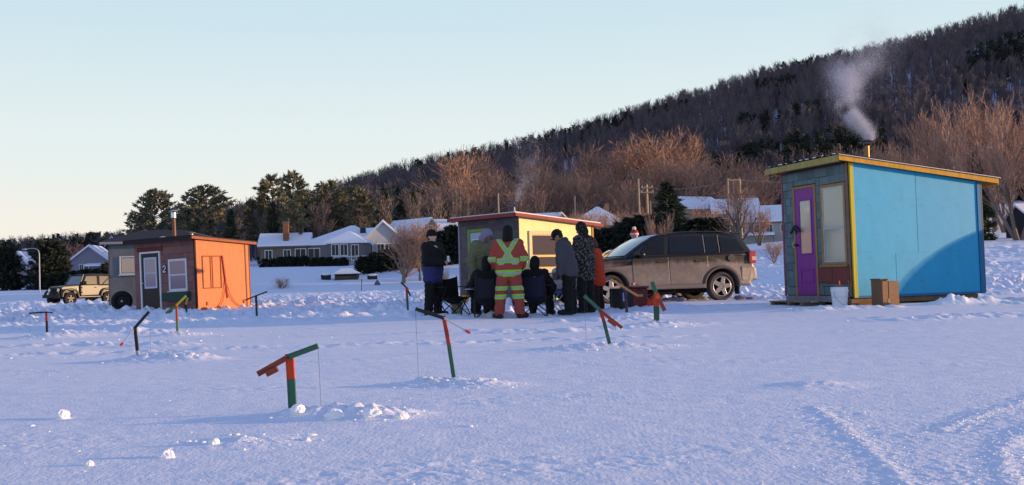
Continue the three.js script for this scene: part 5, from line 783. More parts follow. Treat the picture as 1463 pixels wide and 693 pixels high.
// ---------------------------------------------------------------- people: fields of tapered capsules joined smoothly, meshed by surface nets
function nets(field, lo, hi, c) {
  const n = [0, 1, 2].map(k => Math.ceil((hi[k] - lo[k]) / c) + 1), [nx, ny, nz] = n, F = new Float32Array(nx * ny * nz), id = (i, j, k) => i + nx * (j + ny * k);
  const B = 5, R = (B / 2 + .5) * c * 1.7321 * 1.35 + .02;       // blocks far from the surface are filled without sampling every cell
  for (let k0 = 0; k0 < nz; k0 += B) for (let j0 = 0; j0 < ny; j0 += B) for (let i0 = 0; i0 < nx; i0 += B) {
    const m = field(lo[0] + (i0 + (B - 1) / 2) * c, lo[1] + (j0 + (B - 1) / 2) * c, lo[2] + (k0 + (B - 1) / 2) * c), far = m > R;
    for (let k = k0; k < Math.min(nz, k0 + B); k++) for (let j = j0; j < Math.min(ny, j0 + B); j++) for (let i = i0; i < Math.min(nx, i0 + B); i++) F[id(i, j, k)] = far ? m : field(lo[0] + i * c, lo[1] + j * c, lo[2] + k * c);
  }
  const V = new Int32Array(nx * ny * nz).fill(-1), P = [], I = [];
  const E = [[0, 0, 0, 1, 0, 0], [0, 1, 0, 1, 1, 0], [0, 0, 1, 1, 0, 1], [0, 1, 1, 1, 1, 1], [0, 0, 0, 0, 1, 0], [1, 0, 0, 1, 1, 0], [0, 0, 1, 0, 1, 1], [1, 0, 1, 1, 1, 1], [0, 0, 0, 0, 0, 1], [1, 0, 0, 1, 0, 1], [0, 1, 0, 0, 1, 1], [1, 1, 0, 1, 1, 1]];
  for (let k = 0; k < nz - 1; k++) for (let j = 0; j < ny - 1; j++) for (let i = 0; i < nx - 1; i++) {
    let x = 0, y = 0, z = 0, m = 0;
    for (const [a, b, d, e, f, g] of E) { const p = F[id(i + a, j + b, k + d)], q = F[id(i + e, j + f, k + g)]; if ((p < 0) !== (q < 0)) { const t = p / (p - q); x += a + (e - a) * t; y += b + (f - b) * t; z += d + (g - d) * t; m++; } }
    if (m) { V[id(i, j, k)] = P.length / 3; P.push(lo[0] + (i + x / m) * c, lo[1] + (j + y / m) * c, lo[2] + (k + z / m) * c); }
  }
  const quad = (a, b, d, e, flip) => { if (a < 0 || b < 0 || d < 0 || e < 0) return; flip ? I.push(a, d, b, b, d, e) : I.push(a, b, d, b, e, d); };
  for (let k = 1; k < nz - 1; k++) for (let j = 1; j < ny - 1; j++) for (let i = 1; i < nx - 1; i++) {
    const s = F[id(i, j, k)] < 0;
    if (s !== F[id(i + 1, j, k)] < 0) quad(V[id(i, j - 1, k - 1)], V[id(i, j, k - 1)], V[id(i, j - 1, k)], V[id(i, j, k)], !s);
    if (s !== F[id(i, j + 1, k)] < 0) quad(V[id(i - 1, j, k - 1)], V[id(i - 1, j, k)], V[id(i, j, k - 1)], V[id(i, j, k)], !s);
    if (s !== F[id(i, j, k + 1)] < 0) quad(V[id(i - 1, j - 1, k)], V[id(i, j - 1, k)], V[id(i - 1, j, k)], V[id(i, j, k)], !s);
  }
  return mesh3(P, I);
}
const cap = (a, b, r0, r1) => { const ax = a[0], ay = a[1], az = a[2], vx = b[0] - ax, vy = b[1] - ay, vz = b[2] - az, L = vx * vx + vy * vy + vz * vz || 1e-9; return (x, y, z) => { const px = x - ax, py = y - ay, pz = z - az; let t = (px * vx + py * vy + pz * vz) / L; t = t < 0 ? 0 : t > 1 ? 1 : t; const qx = px - vx * t, qy = py - vy * t, qz = pz - vz * t; return Math.sqrt(qx * qx + qy * qy + qz * qz) - (r0 + (r1 - r0) * t); }; };
const ell = (c, r) => (x, y, z) => { const a = (x - c[0]) / r[0], b = (y - c[1]) / r[1], d = (z - c[2]) / r[2], q = Math.sqrt(a * a + b * b + d * d); return (q - 1) * Math.min(r[0], r[1], r[2]); };
const uni = (fs, k) => (x, y, z) => { let d = 1e3; for (const f of fs) { const e = f(x, y, z); if (k > 0) { const h = Math.max(0, Math.min(1, .5 + .5 * (e - d) / k)); d = lerp(e, d, h) - k * h * (1 - h); } else d = Math.min(d, e); } return d; };
const folds = (f, a, s, o) => (x, y, z) => { const d = f(x, y, z); return Math.abs(d) > .08 ? d : d + a * noise(x * s + o, y * s * 1.6, z * s) + a * .6 * noise(x * s * 2.3, y * s * 2.3 + o, z * s * 2.3); };
function box3(fs) { return fs; }
// o: pos, turn, h (scale), lean, look, arms {l: [elbow, wrist], r: ...}, legs {l: [knee, ankle], r}, hip height, colours, extras
function person(o) {
  const g = thing('person', o.label, 'person', [o.x, o.y ?? groundAt(o.x, -o.d) - .01, -o.d], o.turn), S = o.h / 1.75; g.scale.setScalar(S);
  const hipY = o.hip ?? .93, lean = o.lean ?? 0, ux = (p, y, z) => { const dy = y - .95, c = Math.cos(lean), s = Math.sin(lean); return [p, hipY + .02 + dy * c - z * s, (o.hipZ ?? 0) + dy * s + z * c]; };   // upper body point, leaning forward
  const leg = o.legs ?? { l: [[.13, .50, .01], [.15, .10, -.02]], r: [[-.13, .50, .01], [-.15, .10, -.02]] };
  const sh = s => ux(s * .185, 1.41, -.01), arms = { l: o.arms?.l ?? [[.27, 1.13, .0], [.26, .90, .10]], r: o.arms?.r ?? [[-.27, 1.13, .0], [-.26, .90, .10]] };
  const A = k => arms[k].map(p => ux(...p)), headBase = ux(0, 1.50, .0), look = o.look ?? 0, turnH = o.turnHead ?? 0;
  const hf = Math.sin(lean + look), hu = Math.cos(lean + look), H = (x, y, z) => { const xx = x * Math.cos(turnH) + z * Math.sin(turnH), zz = -x * Math.sin(turnH) + z * Math.cos(turnH); return [headBase[0] + xx, headBase[1] + y * hu - zz * hf, headBase[2] + y * hf + zz * hu]; };
  // head in its own field, in local head axes turned by H
  const inv = (x, y, z) => { const dx = x - headBase[0], dy = y - headBase[1], dz = z - headBase[2], hy = dy * hu + dz * hf, zz = -dy * hf + dz * hu; return [dx * Math.cos(turnH) - zz * Math.sin(turnH), hy, dx * Math.sin(turnH) + zz * Math.cos(turnH)]; };
  const headL = uni([ell([0, .14, 0], [.076, .105, .092]), ell([0, .075, .02], [.058, .062, .066]), cap([0, .135, .085], [0, .105, .108], .010, .015), ell([0, .045, .055], [.026, .02, .026]), ell([.077, .12, -.005], [.012, .032, .02]), ell([-.077, .12, -.005], [.012, .032, .02]), cap([0, -.06, -.02], [0, .06, -.01], .058, .052), cap([-.035, .155, .08], [.035, .155, .08], .012, .012)], .02);
  const eyes = [ell([.031, .132, .086], [.014, .008, .010]), ell([-.031, .132, .086], [.014, .008, .010])];
  const headF = (x, y, z) => { const [a, b, c] = inv(x, y, z); let d = headL(a, b, c); for (const e of eyes) d = Math.max(d, -e(a, b, c)); const m = ell([0, .073, .083], [.024, .004, .012])(a, b, c); return Math.max(d, -m); };
  // hands
  const handF = [], glove = o.glove;
  for (const k of ['l', 'r']) {
    const [e, w] = A(k), d = V3(...w).sub(V3(...e)).normalize(), s = k === 'l' ? 1 : -1, curl = o.curl ?? .5, out = V3(s, 0, 0).addScaledVector(d, -s * d.x).normalize(), pn = new THREE.Vector3().crossVectors(d, out).normalize(); if (pn.y > 0 && Math.abs(pn.y) > .5) pn.negate();
    const at = (f, q, n) => [w[0] + d.x * f + out.x * q + pn.x * n, w[1] + d.y * f + out.y * q + pn.y * n, w[2] + d.z * f + out.z * q + pn.z * n], G = glove ? 1.35 : 1, fs = [cap(at(-.02, 0, 0), at(.05, -.018, 0), .026 * G, .02 * G), cap(at(.0, 0, 0), at(.055, .02, 0), .024 * G, .019 * G)];
    [[-.033, .062], [-.011, .075], [.011, .072], [.032, .056]].forEach(([q, L], i) => { const a = at(.06, q, 0), c1 = curl * .9, c2 = curl * 1.9, b = at(.06 + L * .5 * Math.cos(c1), q * 1.1, L * .5 * Math.sin(c1)), e2 = at(.06 + L * .5 * Math.cos(c1) + L * .5 * Math.cos(c2), q * 1.15, L * .5 * (Math.sin(c1) + Math.sin(c2))); fs.push(cap(a, b, .0098 * G, .009 * G), cap(b, e2, .009 * G, .0075 * G)); });
    const t0 = at(.012, -.028, .004), t1 = at(.045, -.055, .02), t2 = at(.075, -.05, .04); fs.push(cap(t0, t1, .013 * G, .011 * G), cap(t1, t2, .011 * G, .009 * G)); handF.push([uni(fs, .012), w]);
  }
  const limb = [cap(ux(0, .98, 0), ux(0, 1.36, 0), .12, .13), cap(ux(0, 1.36, 0), headBase, .1, .055), cap(sh(1), sh(-1), .06, .06)];
  for (const [k, s] of [['l', 1], ['r', -1]]) { const [e, w] = A(k), [kn, an] = leg[k], hp = [s * .09, hipY, o.hipZ ?? 0]; limb.push(cap(sh(s), e, .048, .04), cap(e, w, .038, .028), cap(hp, kn, .075, .055), cap(kn, an, .05, .035), cap(an, [an[0] + (o.toe ?? 0) * s, an[1] - .05, an[2] + .12], .035, .03)); }
  const bodyF = uni(limb, .04), skin = mat(o.skin ?? 0xb98a72, .7);
  const pts = [headBase, H(0, .3, 0), ...A('l'), ...A('r'), sh(1), sh(-1), ...leg.l, ...leg.r, [0, hipY, o.hipZ ?? 0]], mn = [0, 1, 2].map(k => Math.min(...pts.map(p => p[k]))), mx = [0, 1, 2].map(k => Math.max(...pts.map(p => p[k]))), lo = mn.map((v, k) => k === 1 ? Math.min(v - .12, -.02) : v - .30), hi = mx.map(v => v + .30);
  // one continuous figure: slim body, finer head and hands grown into it
  const geos = [nets((x, y, z) => Math.min(bodyF(x, y, z), 9), lo, hi, .022)]; { const c = H(0, .1, 0); geos.push(nets(headF, c.map(v => v - .2), c.map(v => v + .2), .0075)); }
  if (!glove) for (const [f, w] of handF) geos.push(nets(f, w.map(v => v - .15), w.map(v => v + .15), .006));
  part(g, 'body', geos, skin);
  if (glove) for (const [f, w] of handF) part(g, 'glove', nets(f, w.map(v => v - .17), w.map(v => v + .17), .008), mat(glove, .9));
  const HA = o.hair ?? 0x2a201a;
  // trousers
  const P = o.puff ?? 1, tr = [cap([.07, hipY + .06, o.hipZ ?? 0], [-.07, hipY + .06, o.hipZ ?? 0], .135 * P, .135 * P)];
  for (const [k, s] of [['l', 1], ['r', -1]]) { const [kn, an] = leg[k], hp = [s * .085, hipY, o.hipZ ?? 0]; tr.push(cap(hp, kn, .122 * P, .098 * P), cap(kn, [an[0], an[1] + .03, an[2]], .095 * P, .088 * P)); }
  const trF = folds(uni(tr, .035), .017, 13, o.x * 3); part(g, 'trousers', nets((x, y, z) => Math.max(trF(x, y, z), -(y - .06)), lo, hi, .018), mat(o.pants, .92));
  // boots
  for (const [k, s] of [['l', 1], ['r', -1]]) { const [, an] = leg[k], ft = o.feet?.[k] ?? [s * .03, .19], toe = [an[0] + ft[0], .055, an[2] + ft[1]], hl = [an[0], .06, an[2] - .03]; const f = uni([cap([an[0], an[1] + .10, an[2]], [an[0], .08, an[2]], .072, .068), cap(hl, toe, .062, .052)], .04); const b = part(g, 'boot', nets((x, y, z) => Math.max(f(x, y, z), -(y - .004)), [Math.min(hl[0], toe[0]) - .12, -.03, Math.min(hl[2], toe[2]) - .12], [Math.max(hl[0], toe[0]) + .12, .36, Math.max(hl[2], toe[2]) + .12], .013), mat(o.boot ?? 0x16140f, .85)); }
  // jacket
  const hem = o.hem ?? .80, jr = o.bulk ?? 1, jk = [cap(ux(.075, hem + .12, 0), ux(.085, 1.32, 0), .135 * jr, .135 * jr), cap(ux(-.075, hem + .12, 0), ux(-.085, 1.32, 0), .135 * jr, .135 * jr), cap(sh(1), sh(-1), .088 * jr, .088 * jr), cap(ux(0, 1.40, -.01), headBase, .10, .072)];
  if (o.hem < .75 || o.hips) jk.push(cap(ux(.08, 1.0, .0), ux(-.08, 1.0, 0), .14 * jr, .14 * jr));
  const sl = []; for (const [k, s] of [['l', 1], ['r', -1]]) { const [e, w] = A(k); sl.push(cap(sh(s), e, .088 * jr, .074 * jr), cap(e, w, .074 * jr, .056 * jr)); }
  const jF0 = uni([...jk, ...sl], .045), cut = ux(0, hem, 0), cn = [0, Math.cos(lean), Math.sin(lean)], below = (x, y, z, q) => (q[1] - y) * cn[1] + (q[2] - z) * cn[2], armsF = uni(sl, .02);
  const jF = folds(jF0, .018, 11, o.d * 3), jacketF = (x, y, z) => Math.max(jF(x, y, z), Math.min(below(x, y, z, cut), 9) > 0 && armsF(x, y, z) < .03 ? -9 : below(x, y, z, cut), -(y - .05));
  const jc = part(g, 'jacket', nets(jacketF, lo, hi, .017), mat(o.jacket, .9));
  if (o.lower) { const q = ux(0, o.lower[0], 0); part(jc, 'lower_panel', nets((x, y, z) => Math.max(jF(x, y, z) - .006, below(x, y, z, cut), -below(x, y, z, q), armsF(x, y, z) < .02 ? .05 : -9), lo, hi, .017), mat(o.lower[1], .9)); }
  // reflective bands: solid slices a little proud of the cloth
  for (const [nm, inF, off, col, on] of o.bands ?? []) { const base = on === 'legs' ? trF : jF; part(on === 'legs' ? g : jc, nm, nets((x, y, z) => Math.max(base(x, y, z) - off, inF(x, y, z, { ux, below })), lo, hi, .011), mat(col, .6)); }
  // hood, scarf, hat
  if (o.hood) { const hl = uni([ell([0, .15, -.015], [.118, .14, .128]), ell([0, .04, -.03], [.13, .08, .12])], .04), op = ell([0, .115, .13], [.082, .10, .12]); part(g, 'hood', nets((x, y, z) => { const [a, b, c] = inv(x, y, z); return Math.max(hl(a, b, c) + .006 * noise(a * 20, b * 20, c * 20), -op(a, b, c)); }, H(0, .1, 0).map(v => v - .28), H(0, .1, 0).map(v => v + .28), .012), mat(o.hood, .92)); }
  if (o.scarf) { const sc = uni([ell([0, -.005, -.01], [.105, .055, .10]), ell([0, -.05, -.01], [.12, .05, .11])], .03); part(g, 'scarf', nets((x, y, z) => { const [a, b, c] = inv(x, y, z); return sc(a, b, c) + .008 * noise(a * 24, b * 24, c * 24); }, headBase.map(v => v - .22), headBase.map(v => v + .22), .012), mat(o.scarf, .95)); }
  if (o.hat) { const hl = o.longHat ? uni([ell([0, .17, -.01], [.10, .125, .115]), ell([0, .07, -.04], [.10, .10, .10])], .04) : ell([0, .185, -.008], [.096, .10, .112]), rim = o.longHat ? -9 : .145; const hp = part(g, 'hat', nets((x, y, z) => { const [a, b, c] = inv(x, y, z); return Math.max(hl(a, b, c) + .004 * noise(a * 40, b * 14, c * 40), rim - b - .25 * Math.max(0, c) * 0); }, H(0, .14, 0).map(v => v - .24), H(0, .14, 0).map(v => v + .24), .010), mat(o.hat, .95)); if (!o.longHat) { const cf = uni([cap([0, .152, 0], [0, .175, 0], .1, .1)], 0); part(hp, 'cuff', nets((x, y, z) => { const [a, b, c] = inv(x, y, z); return Math.max(ell([0, .163, -.008], [.104, .12, .118])(a, b, c), Math.abs(b - .165) - .028); }, H(0, .14, 0).map(v => v - .2), H(0, .14, 0).map(v => v + .2), .010), mat(o.cuff ?? o.hat, .95)); }
    if (o.pompom) { const c = H(0, .30, -.01); part(hp, 'pompom', nets((x, y, z) => ell(c, [.05, .05, .05])(x, y, z) + .014 * noise(x * 60, y * 60, z * 60), c.map(v => v - .09), c.map(v => v + .09), .01), mat(o.pompom, .95)); } }
  if (o.peak) { const c = H(0, .15, .12), e = H(0, .13, .19); part(g, 'cap_peak', nets(uni([ell(H(0, .15, .12), [.075, .012, .07])], 0), c.map(v => v - .12), c.map(v => v + .12), .009), mat(o.peak, .9)); }
  if (!o.hood && !o.longHat) part(g, 'hair', nets((x, y, z) => { const [a, b, c] = inv(x, y, z); return Math.max(ell([0, .14, -.012], [.085, .115, .098])(a, b, c), c - .02 - .35 * (b - .14), .05 - b); }, H(0, .14, 0).map(v => v - .2), H(0, .14, 0).map(v => v + .2), .010), mat(HA, .95));
  o.after?.(g, { ux, H, A }); return g;
}
{
  // standing man, hands at the chest holding a drink
  person({ label: 'standing man in black and blue jacket and black hat holding a can', x: -1.63, d: 21.4, turn: .95, h: 1.75, y: .07, jacket: 0x08080a, pants: 0x060506, hem: .66, hips: true, bulk: 1.12, lower: [1.02, 0x2c2c62], hat: 0x0d0c0e, skin: 0xc89a86, arms: { l: [[.26, 1.12, .10], [.08, 1.14, .33]], r: [[-.28, 1.12, .06], [-.06, 1.10, .32]] }, curl: .9, scarf: 0x121116,
    after: (g, { ux }) => { const c = ux(.02, 1.15, .40); part(g, 'drink_can', rod([c[0], c[1] - .05, c[2]], [c[0], c[1] + .07, c[2]], .033, .033, 16), mat(0xb4bccb, .3, { metalness: .6 })); } });
  person({ label: 'person in olive green coat and grey hood bending over seated friends', x: -.66, d: 21.65, turn: .6, h: 1.80, y: .05, lean: .32, look: .35, jacket: 0x6c6e50, pants: 0x1b1a18, hem: .70, hips: true, bulk: 1.2, hood: 0x7d7c98, hat: null, skin: 0x8a6250, arms: { l: [[.30, 1.12, .10], [.22, .92, .26]], r: [[-.32, 1.12, .06], [-.28, .90, .20]] }, glove: 0x1c1c1c });
  const sit = { hip: .37, legs: { l: [[.17, .46, .42], [.18, .12, .50]], r: [[-.17, .46, .42], [-.18, .12, .50]] } };
  person({ label: 'seated person in dark jacket and black hat on blue camp chair left of orange suit', x: -.52, d: 20.75, turn: Math.PI + .1, h: 1.75, y: .03, ...sit, jacket: 0x0b0a0d, pants: 0x070607, hem: .86, bulk: 1.15, hat: 0x0e0d0f, longHat: true, look: .15, arms: { l: [[.33, 1.16, .10], [.28, 1.04, .30]], r: [[-.33, 1.16, .10], [-.28, 1.04, .30]] }, glove: 0x101010, bands: [['arm_stripe', (x, y, z, { ux }) => Math.max(Math.abs(y - .58) - .012, .26 - x), .006, 0xb9bcc4, 'jacket']] });
  // orange safety suit with lime and silver bands
  const X = (x, y, z, { ux }, w) => { const u = 1.05 - 0; const d1 = Math.abs(x - (y - 1.24) * .62) * .85 - w, d2 = Math.abs(x + (y - 1.24) * .62) * .85 - w; return Math.max(Math.min(d1, d2), y - 1.52, 1.02 - y, Math.abs(x) - .215); };
  const ring = (y0, w, x0 = 9) => (x, y, z) => Math.max(Math.abs(y - y0) - w, Math.abs(x) - x0), sleeve = (y0, w) => (x, y, z) => Math.max(Math.abs(y - y0) - w, .225 - Math.abs(x));
  const L = 0x86c83a, Sv = 0x9a9fa0;
  person({ label: 'person in orange safety suit with lime reflective bands seen from behind', x: -.08, d: 20.3, turn: Math.PI - .06, h: 1.78, y: .02, jacket: 0x9c4038, pants: 0x8e4038, hem: .80, hips: true, bulk: 1.2, puff: 1.1, hat: 0x0f0d0f, longHat: true, scarf: 0x100e10, look: .25, glove: 0x1a1412, boot: 0x2a1a14, arms: { l: [[.29, 1.15, .02], [.24, .98, .20]], r: [[-.29, 1.15, .02], [-.24, .98, .20]] }, legs: { l: [[.16, .50, .02], [.20, .10, -.02]], r: [[-.16, .50, .02], [-.19, .10, .03]] }, feet: { l: [.10, .17], r: [-.11, .16] },
    bands: [['lime_tape', (x, y, z, q) => Math.min(X(x, y, z, q, .048), ring(1.10, .052, .215)(x, y, z), ring(.86, .068, .3)(x, y, z), sleeve(1.13, .05)(x, y, z)), .008, L, 'jacket'], ['silver_tape', (x, y, z, q) => Math.min(X(x, y, z, q, .020), ring(1.10, .022, .21)(x, y, z), ring(.86, .024, .3)(x, y, z), sleeve(1.13, .02)(x, y, z)), .013, Sv, 'jacket'],
      ['lime_leg_band', (x, y, z) => Math.min(ring(.58, .042)(x, y, z), ring(.42, .048)(x, y, z)), .007, L, 'legs'], ['silver_leg_band', (x, y, z) => Math.min(ring(.58, .016)(x, y, z), ring(.42, .018)(x, y, z)), .012, Sv, 'legs']] });
  person({ label: 'seated person in black coat and knit hat on camp chair right of orange suit', x: .44, d: 21.0, turn: Math.PI - .25, h: 1.72, y: .03, ...sit, jacket: 0x09080b, pants: 0x070708, hem: .86, bulk: 1.12, hat: 0x100f11, longHat: true, look: .2, arms: { l: [[.33, 1.14, .10], [.26, 1.02, .30]], r: [[-.33, 1.14, .10], [-.26, 1.02, .30]] }, glove: 0x101010 });
  person({ label: 'man in grey jacket, black trousers and cap leaning forward to the seated people', x: 1.12, d: 21.0, turn: -1.85, h: 1.74, y: .04, lean: .22, look: .5, jacket: 0x46464c, pants: 0x060506, hem: .74, hips: true, bulk: 1.22, puff: 1.08, hat: 0x0e0d0f, peak: 0x0e0d0f, skin: 0xb5866c, arms: { l: [[.29, 1.12, .06], [.26, .86, .16]], r: [[-.29, 1.12, .08], [-.26, .86, .2]] }, glove: 0x141214, scarf: 0x3a3a42 });
  const camo = new THREE.Color(0x4a4640).getHex();
  const gP = person({ label: 'tall person in camouflage hat and mottled grey coat behind the grey jacket man', x: 1.50, d: 21.75, turn: -2.2, h: 1.86, y: .04, lean: .06, look: .2, jacket: 0x59565a, pants: 0x141214, hem: .62, hips: true, bulk: 1.15, hat: 0x2a2620, longHat: true, arms: { l: [[.29, 1.12, .04], [.24, .92, .2]], r: [[-.28, 1.12, .06], [-.22, .95, .22]] }, glove: 0x141214, scarf: 0x1d1a18 });
  { const t = grainTex(128, 128, (u, v) => { const n = noise(u * 9, v * 9, 91) + .5 * noise(u * 22, v * 22, 92); return n > .18 ? [.50, .47, .44] : n > -.12 ? [.27, .25, .22] : [.10, .09, .09]; });
    for (const o of gP.children) if (o.name === 'jacket' || o.name === 'hat') { const p = o.geometry.attributes.position, u = new Float32Array(p.count * 2); for (let i = 0; i < p.count; i++) u.set([p.getX(i) * 2.2 + p.getZ(i) * 1.4, p.getY(i) * 2.2], i * 2); o.geometry.setAttribute('uv', new THREE.BufferAttribute(u, 2)); o.material = new THREE.MeshStandardMaterial({ map: t, color: o.name === 'hat' ? 0x9a948a : 0xd8d4d4, roughness: .95, side: THREE.DoubleSide }); } }
  person({ label: 'shorter person in bright orange red jacket behind the camouflage hat person', x: 1.80, d: 22.5, turn: -2.0, h: 1.56, y: .05, lean: .12, look: .2, jacket: 0xc03a18, pants: 0x2a1614, hem: .58, hips: true, bulk: 1.15, hat: 0x5a3a2c, longHat: true, arms: { l: [[.29, 1.12, .04], [.24, .92, .2]], r: [[-.28, 1.12, .06], [-.22, .95, .22]] }, glove: 0x1c1412 });
  person({ label: 'person in red and white bobble hat standing behind the salt crusted car', x: 3.17, d: 27.1, turn: .3, h: 1.86, y: .08, jacket: 0x8f1a18, pants: 0x18161a, hem: .70, hips: true, bulk: 1.1, hat: 0xb3201c, cuff: 0xc9c4c4, pompom: 0xd8d4d4, skin: 0xc0907a });
}
// ---------------------------------------------------------------- folding camp chairs
function campChair(label, x, d, turn, fabric, y) {
  const g = thing('camp_chair', label, 'camp chair', [x, y ?? groundAt(x, -d), -d], turn), m = mat(0x1a1a1c, .5, { metalness: .4 }), f = texMat(fabric, TEX.cloth, 1, 1, .95), t = (a, b) => rod(a, b, .011, .011, 8);
  for (const s of [-1, 1]) { part(g, 'leg', t([s * .27, .0, .24], [-s * .25, .42, .22]), m); part(g, 'leg', t([s * .27, .0, -.24], [-s * .25, .42, -.18]), m); part(g, 'leg', t([s * .27, 0, .24], [s * .27, .42, -.18]), m); part(g, 'leg', t([s * .27, 0, -.24], [s * .27, .62, .22]), m); part(g, 'back_post', t([s * .27, 0, -.24], [s * .24, .84, -.29]), m); part(g, 'armrest', bx(s * .30 - .045, s * .30 + .045, .60, .62, -.28, .26, .008), f);
    for (const z of [-.24, .24]) part(g, 'foot', lathe([[.001, 0], [.025, 0], [.02, .03], [.012, .04]], 10).translate(s * .27, 0, z), m); }
  const sheet = (fn, nm) => { const P = [], I = [], n = 10; for (let i = 0; i <= n; i++) for (let j = 0; j <= n; j++) { P.push(...fn(i / n * 2 - 1, j / n)); if (i && j) { const c = i * (n + 1) + j, a = c - n - 2; I.push(a, a + 1, c - 1, a + 1, c, c - 1); } } const q = mesh3(P, I), b = q.clone(); b.translate(0, -.004, -.004); part(g, nm, [q, b], f); };
  sheet((u, v) => [u * .26, .40 - .14 * (1 - u * u) * Math.sin(v * 3.14), -.22 + v * .46], 'seat_sling'); sheet((u, v) => [u * (.26 - .03 * v), .40 + v * .42 - .05 * v * (1 - u * u), -.24 - .05 * v - .07 * (1 - u * u)], 'back_sling');
  part(g, 'cup_holder', lathe([[.04, .5], [.045, .6], [.045, .61]], 12).translate(.30, 0, .18), f); return g;
}
campChair('empty black folding camp chair beside the standing man', -1.22, 21.35, .55, 0x070708, .05);
campChair('blue backed camp chair under the seated person left of orange suit', -.52, 20.68, Math.PI + .1, 0x16172a, .03);
campChair('blue backed camp chair under the seated person right of orange suit', .44, 20.93, Math.PI - .25, 0x1c1d3a, .03);
// ---------------------------------------------------------------- tip-ups over the fishing holes. Offsets are metres across and up from the foot of the stake
function tipUp(label, x, d, o) {
  const y = snow(x, d) - .03, g = thing('fishing_tip_up', label, 'tip-up', [x, y, -d], o.turn ?? 0, null), [tx, ty] = o.top, [lx, ly] = o.left, [rx, ry] = o.right, w = o.w ?? .045, th = .02, k = o.band ?? .4;
  const m = (c, r = .75) => texMat(c, TEX.wood, 1, .25, r), mx = lerp(tx, 0, k), my = lerp(ty + .03, 0, k) ;
  part(g, 'lower_stake', bar([0, -.06, 0], [mx, my, 0], w, th), m(o.low)); part(g, 'upper_stake', [bar([mx, my, 0], [tx - .0, ty + .02, 0], w, th + .003)], m(o.high));
  part(g, 'pivot_bolt', rod([tx, ty, -.03], [tx, ty, .045], .006), mat(0x2a2622, .5, { metalness: .6 }));
  const ax = tx, ay = ty + .005; part(g, 'line_arm', bar([ax, ay, .024], [o.lineLeft ? lx : rx, o.lineLeft ? ly : ry, .024], o.aw ?? .034, .016), m(o.armLine)); part(g, 'flag_arm', bar([ax, ay, .024], [o.lineLeft ? rx : lx, o.lineLeft ? ry : ly, .024], o.fw ?? o.aw ?? .034, .0155), o.clear ? mat(0xaab4c8, .2) : m(o.armFlag));
  const fx = o.lineLeft ? rx : lx, fy = o.lineLeft ? ry : ly;
  if (o.tip) part(g, 'flag_tip', bar([lerp(ax, fx, .82), lerp(ay, fy, .82), .028], [fx, fy, .028], (o.fw ? o.fw * 1.7 : (o.aw ?? .034) * 1.1), .02), mat(o.tip, .6));
  if (o.weight) { const px = lerp(ax, fx, .35), py = lerp(ay, fy, .35) - .035, qx = lerp(ax, fx, .72), qy = lerp(ay, fy, .72) - .03; part(g, 'weight_block', bar([px, py, .03], [qx, qy, .03], .035, .022), m(o.weight)); }
  if (o.pennant) part(g, 'pennant', prism([[tx - .02, ty + .04], [tx + .05, ty - .02], [tx + .03, ty - .07], [tx - .02, ty - .05]], .006).translate(0, 0, .04), mat(o.pennant, .8));
  const ex = o.lineLeft ? lx : rx, ey = o.lineLeft ? ly : ry; part(g, 'fishing_line', rod([ex, ey, .024], [ex + (o.drift ?? .01), .03, .024], .0011, .0011, 4), mat(0x3a3c48, .6));
}
